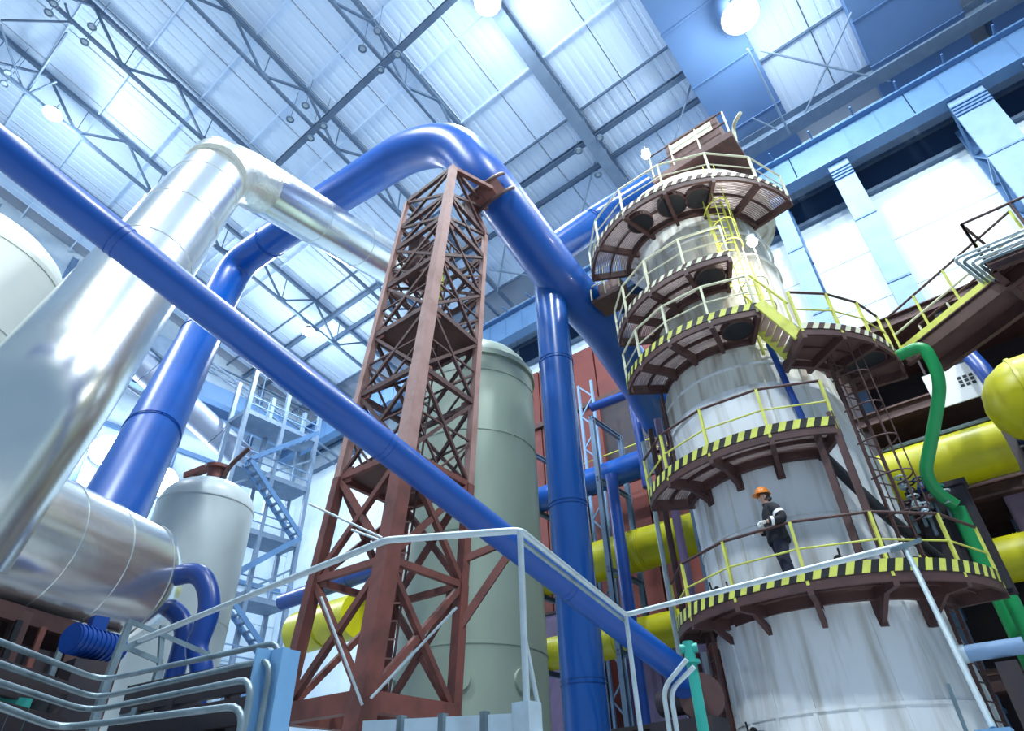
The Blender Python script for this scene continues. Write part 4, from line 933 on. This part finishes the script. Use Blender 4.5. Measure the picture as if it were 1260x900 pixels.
K, K1, K2 = atz(1213, 322, zb), atz(1345, 268, zb), atz(1340, 425, zb); K3 = K1 + K2 - K
rp = thing('side_platform', 'brown steel platform with bundled conduits at the right edge', 'platform', (K + K3) / 2)
MB().add([K, K1, K3, K2] + [p + Vector((0, 0, .08)) for p in (K, K1, K3, K2)], [(0,1,2,3),(7,6,5,4),(0,4,5,1),(1,5,6,2),(2,6,7,3),(3,7,4,0)]).build('deck', 'brown_plate', rp, smooth=False)
for a, b_ in ((K, K1), (K, K2), (K1, K3), (K2, K3)): MB().ibeam(a - Vector((0, 0, .14)), b_ - Vector((0, 0, .14)), .12, .3, .03).build('edge_beam', 'brown_steel', rp, smooth=False)
for t in (.25, .5, .75): MB().ibeam(K.lerp(K2, t) - Vector((0, 0, .12)), K1.lerp(K3, t) - Vector((0, 0, .12)), .10, .22, .03).build('floor_joist', 'pink_steel', rp, smooth=False)
for t in (.3, .6): MB().beam(K.lerp(K1, t) - Vector((0, 0, .13)), K2.lerp(K3, t) - Vector((0, 0, .13)), .09, .18).build('floor_joist', 'pink_steel', rp, smooth=False)
out = ((K - K3)); out.z = 0; out.normalize(); e1_ = (K1 - K).normalized(); e2_ = (K2 - K).normalized()
for k in range(4):
    o_ = .10 + .09 * k; zz = Vector((0, 0, -.05 + .05 * k)); c_ = K - e1_ * o_ - e2_ * o_ + zz
    MB().tube(fillet([K2 - e1_ * o_ + zz, c_, K1 - e2_ * o_ + zz], .15), .033, 8).build('edge_conduit', 'galvanised' if k % 2 else 'conduit_steel', rp)
for a, b_ in ((K, K1), (K, K2)):
    for t in (0, .5, 1): q = a.lerp(b_, t); MB().tube([q, q + Vector((0, 0, 1.1))], .03, 6).build('rail_post', 'brown_steel', rp)
    MB().tube([a + Vector((0, 0, 1.1)), b_ + Vector((0, 0, 1.1))], .03, 8).build('rail', 'brown_steel', rp)
for q in (K1.lerp(K3, .3), K3): MB().beam(q - Vector((0, 0, .3)), (q.x, q.y, 0), .3, .3).build('platform_leg', 'brown_steel', rp, smooth=False)

# ================================================================== LOWER LEFT
pipe('blue_u_pipe', 'short blue pipe curving down from the silver vessel end', [at(185, 716, 13.4), at(248, 702, 12.6), at(262, 745, 12.4), at(240, 800, 12.4), at(250, 822, 12.3), Vector((at(250, 822, 12.3).x, at(250, 822, 12.3).y, 0))], .18, 'blue_small', [.5, .5, .4, .3], (), 20)
pipe('blue_u_pipe', 'darker blue pipe stub behind the curving one', [at(180, 728, 13.8), at(232, 765, 13.4), Vector((at(226, 790, 13.3).x, at(226, 790, 13.3).y, 0))], .17, 'blue_small', .4, (), 18)
sk = thing('pump_skid', 'dark pump skid under the silver vessel', 'machine', (2.2, 11.4, 0))
cS = (va + vb) / 2
for t in (-1.2, -.1, .9, 1.7):
    p = cS + ax * t
    for s_ in (-.75, .6): MB().beam(p + sd * s_ - Vector((0, 0, p.z)), Vector((p.x, p.y, 4.35)) + sd * s_, .2, .2).build('skid_post', 'brown_steel', sk, smooth=False)
for z in (1.9, 3.1, 4.3):
    for s_ in (-.75, .6): p, q = cS + ax * -2.2 + sd * s_, cS + ax * 1.8 + sd * s_; p.z = q.z = z; MB().beam(p, q, .16, .22).build('skid_beam', 'brown_steel', sk, smooth=False)
p = cS + ax * -.2; MB().beam(p - ax * 2.4 - Vector((0, 0, p.z - 2.0)), p + ax * 1.4 - Vector((0, 0, p.z - 2.0)), 1.2, 3.9).build('gear_case', 'dark_machine', sk, smooth=False)
for k in range(8): q = cS + ax * (-1.8 + .4 * k) + sd * .72; MB().tube([(q.x, q.y, 1.5), (q.x, q.y, 4.2)], .05, 8).build('small_riser', ['conduit_steel', 'rubber', 'red_steel'][k % 3], sk)
q = at(112, 792, 11.0); em = thing('electric_motor', 'blue electric motor on the dark pump skid', 'motor', q - Vector((0, 0, .35)))
MB().tube([q - ax * .35, q + ax * .35], .18, 22).build('motor_body', 'blue_small', em)
for k in range(9): MB().tube([q + ax * (-.32 + .08 * k - .012), q + ax * (-.32 + .08 * k + .012)], .20, 22).build('cooling_fin', 'blue_small', em)
MB().tube([q + ax * .35, q + ax * .5], .16, 22).build('fan_cowl', 'blue_small', em); MB().beam(q - Vector((0, 0, .25)), (q.x, q.y, 0), .5, .4).build('pedestal', 'dark_machine', em, smooth=False)
MB().box((q.x - .1, q.y - .1, q.z + .16), (q.x + .1, q.y + .1, q.z + .34)).build('terminal_box', 'blue_small', em, smooth=False)
gf = thing('guard_frame', 'thin dark braced guard frame in front of the grey tank foot', 'frame', at(165, 835, 8.8) * 1.0)
gf.location.z = 0
for pa, pb, w in [((160, 766), (134, 832), .07), ((150, 800), (262, 752), .05), ((158, 764), (258, 806), .045), ((150, 795), (200, 816), .05), ((200, 770), (196, 825), .05)]:
    MB().beam(at(*pa, 8.8), at(*pb, 8.8), w, w).build('frame_bar', 'conduit_steel', gf, smooth=False)
q = at(134, 832, 8.8); MB().beam(q, (q.x, q.y, 0), .08, .08).build('frame_leg', 'conduit_steel', gf, smooth=False)
q = at(196, 825, 8.8); MB().beam(q, (q.x, q.y, 0), .08, .08).build('frame_leg', 'conduit_steel', gf, smooth=False)
# conduit bundle
runs = [([(-40, 775), (125, 838), (346, 790)], 1.0, 'outermost galvanised conduit of the bent bundle'), ([(-40, 803), (118, 860), (335, 811)], .86, 'second galvanised conduit of the bent bundle'),
        ([(-40, 828), (108, 876), (312, 835)], .72, 'third galvanised conduit of the bent bundle'), ([(-40, 855), (72, 897), (302, 868)], .56, 'innermost galvanised conduit of the bent bundle')]
for pts_, zr, lab in runs:
    P_ = [atz(*p, zr + H) for p in pts_]; end = P_[-1].copy(); end.z = 0
    pipe('cable_conduit', lab, P_ + [end], .019, 'conduit_steel', [.25, .12], (), 12, cat='conduit', n=5)
P_ = [atz(*p, .93 + H) for p in [(-40, 775), (125, 838), (318, 795)]]
ct = thing('cable_tray', 'dark cable tray behind the bent conduit bundle', 'cable tray', (P_[1].x, P_[1].y, 0))
for a, b_ in ((P_[0], P_[1]), (P_[1], P_[2])):
    for k in range(4):
        z0_, z1_ = [(1.95, 2.10), (2.15, 2.30), (2.34, 2.52), (1.1, 1.85)][k]
        dd = (b_ - a).normalized(); off = Vector((dd.y, -dd.x, 0)); off = off if off.dot(a) > 0 else -off
        p, q = a + off * (.12 + .05 * k), b_ + off * (.12 + .05 * k); MB().beam((p.x, p.y, (z0_ + z1_) / 2), (q.x, q.y, (z0_ + z1_) / 2), .05, z1_ - z0_).build('tray_side', 'dark_machine', ct, smooth=False)
    for t in (.12, .37, .62, .8):
        c_ = a.lerp(b_, t) + off * .35; MB().beam((c_.x, c_.y, 0), (c_.x, c_.y, 2.42), .07, .07).build('tray_post', 'dark_machine', ct, smooth=False)
    for k in range(6):
        c_ = a.lerp(b_, (k + .5) / 8 + (.25 if a is P_[0] else 0)) + off * .3; r_ = random.Random(k * 3 + int(a.x * 10))
        z_ = 1.8 + .1 * r_.random(); MB().box((c_.x - .1, c_.y - .12, z_), (c_.x + .1, c_.y + .12, z_ + .3 + .25 * r_.random())).build('junction_box', r_.choice(['dark_machine', 'rubber', 'teal_paint', 'dark_machine', 'conduit_steel']), ct, smooth=False)
q = at(343, 800, 4.35); bp = thing('blue_channel_post', 'light blue sheet channel post at the end of the conduit bundle', 'post', (q.x, q.y, 0))
MB().beam((q.x, q.y, 0), (q.x, q.y, q.z), .17, .05, ray(343, 800)).build('channel_web', 'blue_sheet', bp, smooth=False)
for s_ in (-1, 1):
    sv_ = Vector((q.y, -q.x, 0)).normalized() * s_ * .085; MB().beam((q.x + sv_.x, q.y + sv_.y, 0), (q.x + sv_.x, q.y + sv_.y, q.z), .02, .09, ray(343, 800)).build('channel_lip', 'blue_sheet', bp, smooth=False)

# ================================================================== FOREGROUND HANDRAIL
ZH = 1.87 + H
hr = [atz(160, 793, ZH), atz(475, 665, ZH), atz(640, 653, ZH), atz(770, 757, ZH), atz(1112, 671, ZH)]
stair_end = at(1222, 896, 5.7)
hrr = thing('handrail', 'galvanised tube handrail of the raised gangway in front', 'handrail', (hr[2].x, hr[2].y, 2.2))
MB().tube(fillet(hr, .07), .028, 12).build('top_rail', 'galvanised', hrr)
MB().tube([hr[4], stair_end], .022, 12).build('stair_rail', 'galvanised', hrr)
inn = [p.copy() for p in hr[2:4]]
MB().tube([inn[0] + Vector((.06, .05, -.05)), inn[1] + Vector((.06, .05, -.05))], .02, 10).build('second_rail', 'conduit_steel', hrr)
ZP = .62 + H
for i, dz in ((2, 0), (3, 0), (1, 0)):
    p = hr[i]
    if i != 1: MB().tube([p, (p.x, p.y, ZP - .02 if i == 2 else 0)], .024, 10).build('rail_post', 'galvanised', hrr)
q = hr[2]; MB().tube([(q.x, q.y, ZP + .5), (q.x + .16, q.y + .02, ZP + .03)], .016, 8).build('post_stay', 'galvanised', hrr)
q = at(1166, 842, 6.0); MB().tube([(q.x, q.y, 0), tuple(q)], .014, 8).build('thin_post', 'conduit_steel', hrr)
q = stair_end; MB().box((q.x - .1, q.y - .1, 0), (q.x + .1, q.y + .1, q.z - .01)).build('newel_foot', 'blue_sheet', hrr, smooth=False)
q = at(1115, 672, 6.25); MB().beam(q + Vector((-.05, .12, -.03)), q + Vector((.03, -.12, .03)), .05, .03).build('rail_clip', 'conduit_steel', hrr, smooth=False)
gw = thing('gangway', 'pale sheet clad raised gangway at the bottom edge', 'gangway', (hr[1].x + .6, hr[1].y + .4, 0))
a, b_ = hr[1].copy(), hr[2].copy(); dirg = (b_ - a).normalized(); a -= dirg * .06; Lg = (b_ - a).length
outg = Vector((-dirg.y, dirg.x, 0)); outg = outg if outg.dot(a) > 0 else -outg
for k in range(4):
    p, q = a + dirg * (Lg * k / 4 + .02), a + dirg * (Lg * (k + 1) / 4 - .02); MB().beam((p.x, p.y, ZP - .25), (q.x, q.y, ZP - .25), .02, .5).build('kick_panel', 'pale_sheet', gw, smooth=False)
    MB().beam((q.x + dirg.x * .02, q.y + dirg.y * .02, ZP - .5), (q.x + dirg.x * .02, q.y + dirg.y * .02, ZP + .02), .05, .05).build('panel_stile', 'conduit_steel', gw, smooth=False)
q = b_; MB().box((q.x - .07, q.y - .07, ZP - .6), (q.x + .07, q.y + .07, ZP + .06)).build('corner_post_box', 'pale_sheet', gw, smooth=False)
p0, p1 = a + outg * .5, b_ + outg * .5
MB().beam((p0.x, p0.y, ZP - .55), (p1.x, p1.y, ZP - .55), 1.0, .08).build('deck', 'conduit_steel', gw, smooth=False)
for t in (0.05, .95):
    c_ = a.lerp(b_, t) + outg * .5; MB().beam((c_.x, c_.y, 0), (c_.x, c_.y, ZP - .6), .15, .15).build('gangway_leg', 'conduit_steel', gw, smooth=False)

# ================================================================== WORKER
def skin_obj(name, verts, edges, m, parent, sub=2):
    me = bpy.data.meshes.new(name); me.from_pydata([v[:3] for v in verts], edges, [])
    o = bpy.data.objects.new(name, me); COL.objects.link(o); o.parent = parent
    md = o.modifiers.new('skin', 'SKIN'); md.use_smooth_shade = True
    lay = me.skin_vertices[0].data
    for i, v in enumerate(verts):
        lay[i].radius = (v[3], v[4] if len(v) > 4 else v[3]); lay[i].use_root = (i == 0)
    sb = o.modifiers.new('sub', 'SUBSURF'); sb.levels = sub; sb.render_levels = sub
    me.materials.append(MATS[m]); return o
wpos = at(968, 700, 12.93); wpos.z = Z1
wk = thing('person', 'worker in dark jacket and orange helmet resting a gloved hand on the walkway rail', 'person', wpos)
wk.rotation_euler = (0, 0, math.radians(15.2 + 90 + 14)); k_ = 1.06; wk.scale = (k_, k_, k_)
# local frame: x forward, y to the worker's left (towards the viewer), z up
body = [(0, 0, .96, .13, .15), (0, 0, 1.15, .12, .15), (.01, 0, 1.36, .12, .17), (.02, 0, 1.50, .07, .08), (.035, 0, 1.575, .058, .058), (.06, 0, 1.68, .088, .078), (.055, 0, 1.76, .085, .075),
        (0, .10, .90, .085), (.02, .11, .50, .058), (-.01, .11, .10, .042), (.12, .115, .04, .035),
        (0, -.10, .90, .085), (-.03, -.11, .50, .058), (-.07, -.11, .10, .042), (.06, -.115, .04, .035),
        (0, .20, 1.42, .06), (-.10, .36, 1.11, .046), (.16, .345, 1.10, .038), (.20, .345, 1.10, .034),
        (0, -.20, 1.42, .06), (.02, -.25, 1.16, .046), (.22, -.20, 1.10, .038), (.27, -.18, 1.11, .034)]
bed = [(0,1),(1,2),(2,3),(3,4),(4,5),(5,6),(0,7),(7,8),(8,9),(9,10),(0,11),(11,12),(12,13),(13,14),(2,15),(15,16),(16,17),(17,18),(2,19),(19,20),(20,21),(21,22)]
bo = skin_obj('body', body, bed, 'skin', wk)
def loft(mb, rings, seg=24):
    vs, fs = [], []
    for (cx, cy, cz, rx, ry) in rings:
        for k in range(seg): t = 2 * math.pi * k / seg; vs.append((cx + rx * math.cos(t), cy + ry * math.sin(t), cz))
    for i_ in range(len(rings) - 1):
        for k in range(seg): k2 = (k + 1) % seg; fs.append((i_*seg+k, i_*seg+k2, (i_+1)*seg+k2, (i_+1)*seg+k))
    fs += [tuple(range(seg - 1, -1, -1)), tuple((len(rings) - 1) * seg + k for k in range(seg))]
    return mb.add(vs, fs)
def local(mb, name, m, parent=wk, **k):
    o = mb.build(name, m, None, **k); o.parent = parent; return o
mb = loft(MB(), [(-.01, 0, .80, .19, .235), (-.01, 0, .84, .20, .245), (0, 0, .98, .185, .235), (0, 0, 1.10, .175, .235), (0, 0, 1.25, .175, .24), (0, 0, 1.38, .16, .235), (.005, 0, 1.455, .125, .195), (.015, 0, 1.50, .085, .11), (.03, 0, 1.555, .082, .085), (.03, 0, 1.56, .07, .07)])
mb.tube(fillet([(0, .17, 1.44), (-.03, .27, 1.34), (-.10, .36, 1.105), (.16, .345, 1.10)], .10, 4), [.085] * 1 + [.098, .10, .10, .098, .096] + [.092, .09, .086, .08, .075] + [.066], 14)
mb.tube(fillet([(0, -.17, 1.44), (-.01, -.26, 1.34), (.0, -.27, 1.13), (.20, -.20, 1.09)], .10, 4), [.085] * 1 + [.098, .10, .10, .098, .096] + [.092, .09, .086, .08, .075] + [.066], 14)
local(mb, 'jacket', 'jacket', sharp=60)
mb = loft(MB(), [(0, .095, .93, .15, .13), (0, .10, .80, .135, .12), (.02, .11, .50, .105, .10), (.0, .11, .30, .10, .095), (-.01, .11, .09, .095, .09)])
loft(mb, [(0, -.095, .93, .15, .13), (0, -.10, .80, .135, .12), (-.03, -.11, .50, .105, .10), (-.05, -.11, .30, .10, .095), (-.07, -.11, .09, .095, .09)])
local(mb, 'trousers', 'trousers', sharp=60)
for s_, x_ in ((1, 0), (-1, -.06)):
    skin_obj('boot', [(x_ - .03, .11 * s_, .075, .062, .06), (x_ + .06, .113 * s_, .055, .052, .052), (x_ + .17, .118 * s_, .042, .046, .036)], [(0, 1), (1, 2)], 'boot', wk, 2)
# helmet: dome, brim and ridge
hm = local(MB().lathe((.05, 0, 1.765), [(.128, -.005), (.125, .03), (.112, .075), (.08, .112), (.04, .128), (.004, .132)], 28), 'helmet', 'helmet')
mb = MB()
for k in range(28):
    pass
vs = []; 
for k in range(28):
    t = 2 * math.pi * k / 28; rr = .15 + (.05 * max(0, math.cos(t)) ** 2)
    vs += [(.05 + .12 * math.cos(t), .12 * math.sin(t), 1.775), (.05 + rr * math.cos(t), rr * .93 * math.sin(t), 1.752), (.05 + rr * math.cos(t), rr * .93 * math.sin(t), 1.744), (.05 + .12 * math.cos(t), .12 * math.sin(t), 1.76)]
fs = []
for k in range(28):
    j = (k + 1) % 28
    for a in range(4): b2 = (a + 1) % 4; fs.append((k*4+a, j*4+a, j*4+b2, k*4+b2))
local(MB().add(vs, fs), 'helmet_brim', 'helmet', hm)
local(MB().tube([(.05 + .127 * math.cos(t), 0, 1.77 + .134 * math.sin(t)) for t in [math.pi * (.1 + .8 * k / 10) for k in range(11)]], .012, 8), 'helmet_ridge', 'helmet', hm)
skin_obj('hair', [(.01, 0, 1.70, .075, .078), (.02, 0, 1.76, .085, .08), (.0, 0, 1.655, .05, .055)], [(0, 1), (0, 2)], 'hair', wk)
hd_ = bo
local(MB().tube([(.135, 0, 1.705), (.165, 0, 1.675), (.15, 0, 1.662)], [.010, .017, .012], 8), 'nose', 'skin', bo)
for s_ in (1, -1):
    local(MB().lathe((.128, .034 * s_, 1.708), [(.001, -.011), (.010, -.006), (.012, 0), (.010, .006), (.001, .011)], 10), 'eye', 'hair', bo)
    local(MB().tube([(.05, .083 * s_, 1.655), (.035, .092 * s_, 1.685), (.045, .086 * s_, 1.715)], [.012, .016, .012], 8), 'ear', 'skin', bo)
local(MB().tube([(.142, -.022, 1.633), (.148, 0, 1.632), (.142, .022, 1.633)], .006, 6), 'mouth', 'red_steel', bo)
# gloves: palm and five fingers curled over the rail
def glove(wx, wy, wz, s_):
    vv = [(wx, wy, wz, .040, .034), (wx + .06, wy - .01 * s_, wz - .005, .046, .03), (wx + .10, wy - .012 * s_, wz - .01, .044, .028)]; ee = [(0, 1), (1, 2)]
    for k, (o_, L) in enumerate(((-.036, .062), (-.012, .074), (.012, .070), (.036, .055))):
        i = len(vv); y = wy - .012 * s_ + o_
        vv += [(wx + .115, y, wz - .012, .0125), (wx + .115 + L * .6, y, wz - .02, .0115), (wx + .115 + L * .75, y, wz - .06, .010), (wx + .10 + L * .5, y, wz - .085, .009)]
        ee += [(2, i), (i, i + 1), (i + 1, i + 2), (i + 2, i + 3)]
    i = len(vv); vv += [(wx + .055, wy - .05 * s_, wz - .012, .0135), (wx + .095, wy - .072 * s_, wz - .035, .012), (wx + .12, wy - .06 * s_, wz - .062, .010)]; ee += [(1, i), (i, i + 1), (i + 1, i + 2)]
    return skin_obj('glove', vv, ee, 'glove', wk, 1)
glove(.19, .345, 1.095, 1); glove(.23, -.20, 1.10, -1)
# reflective bands on sleeve, chest and hem
def band_on(p, q, t0, t1, r, parent_name='reflective_band'):
    p, q = Vector(p), Vector(q); a, b2 = p.lerp(q, t0), p.lerp(q, t1); local(MB().tube([a, b2], r, 16, caps=False), parent_name, 'reflective')
band_on((-.03, .27, 1.34), (-.10, .36, 1.105), .30, .55, .105); band_on((-.10, .36, 1.105), (.16, .345, 1.10), .66, .86, .083)
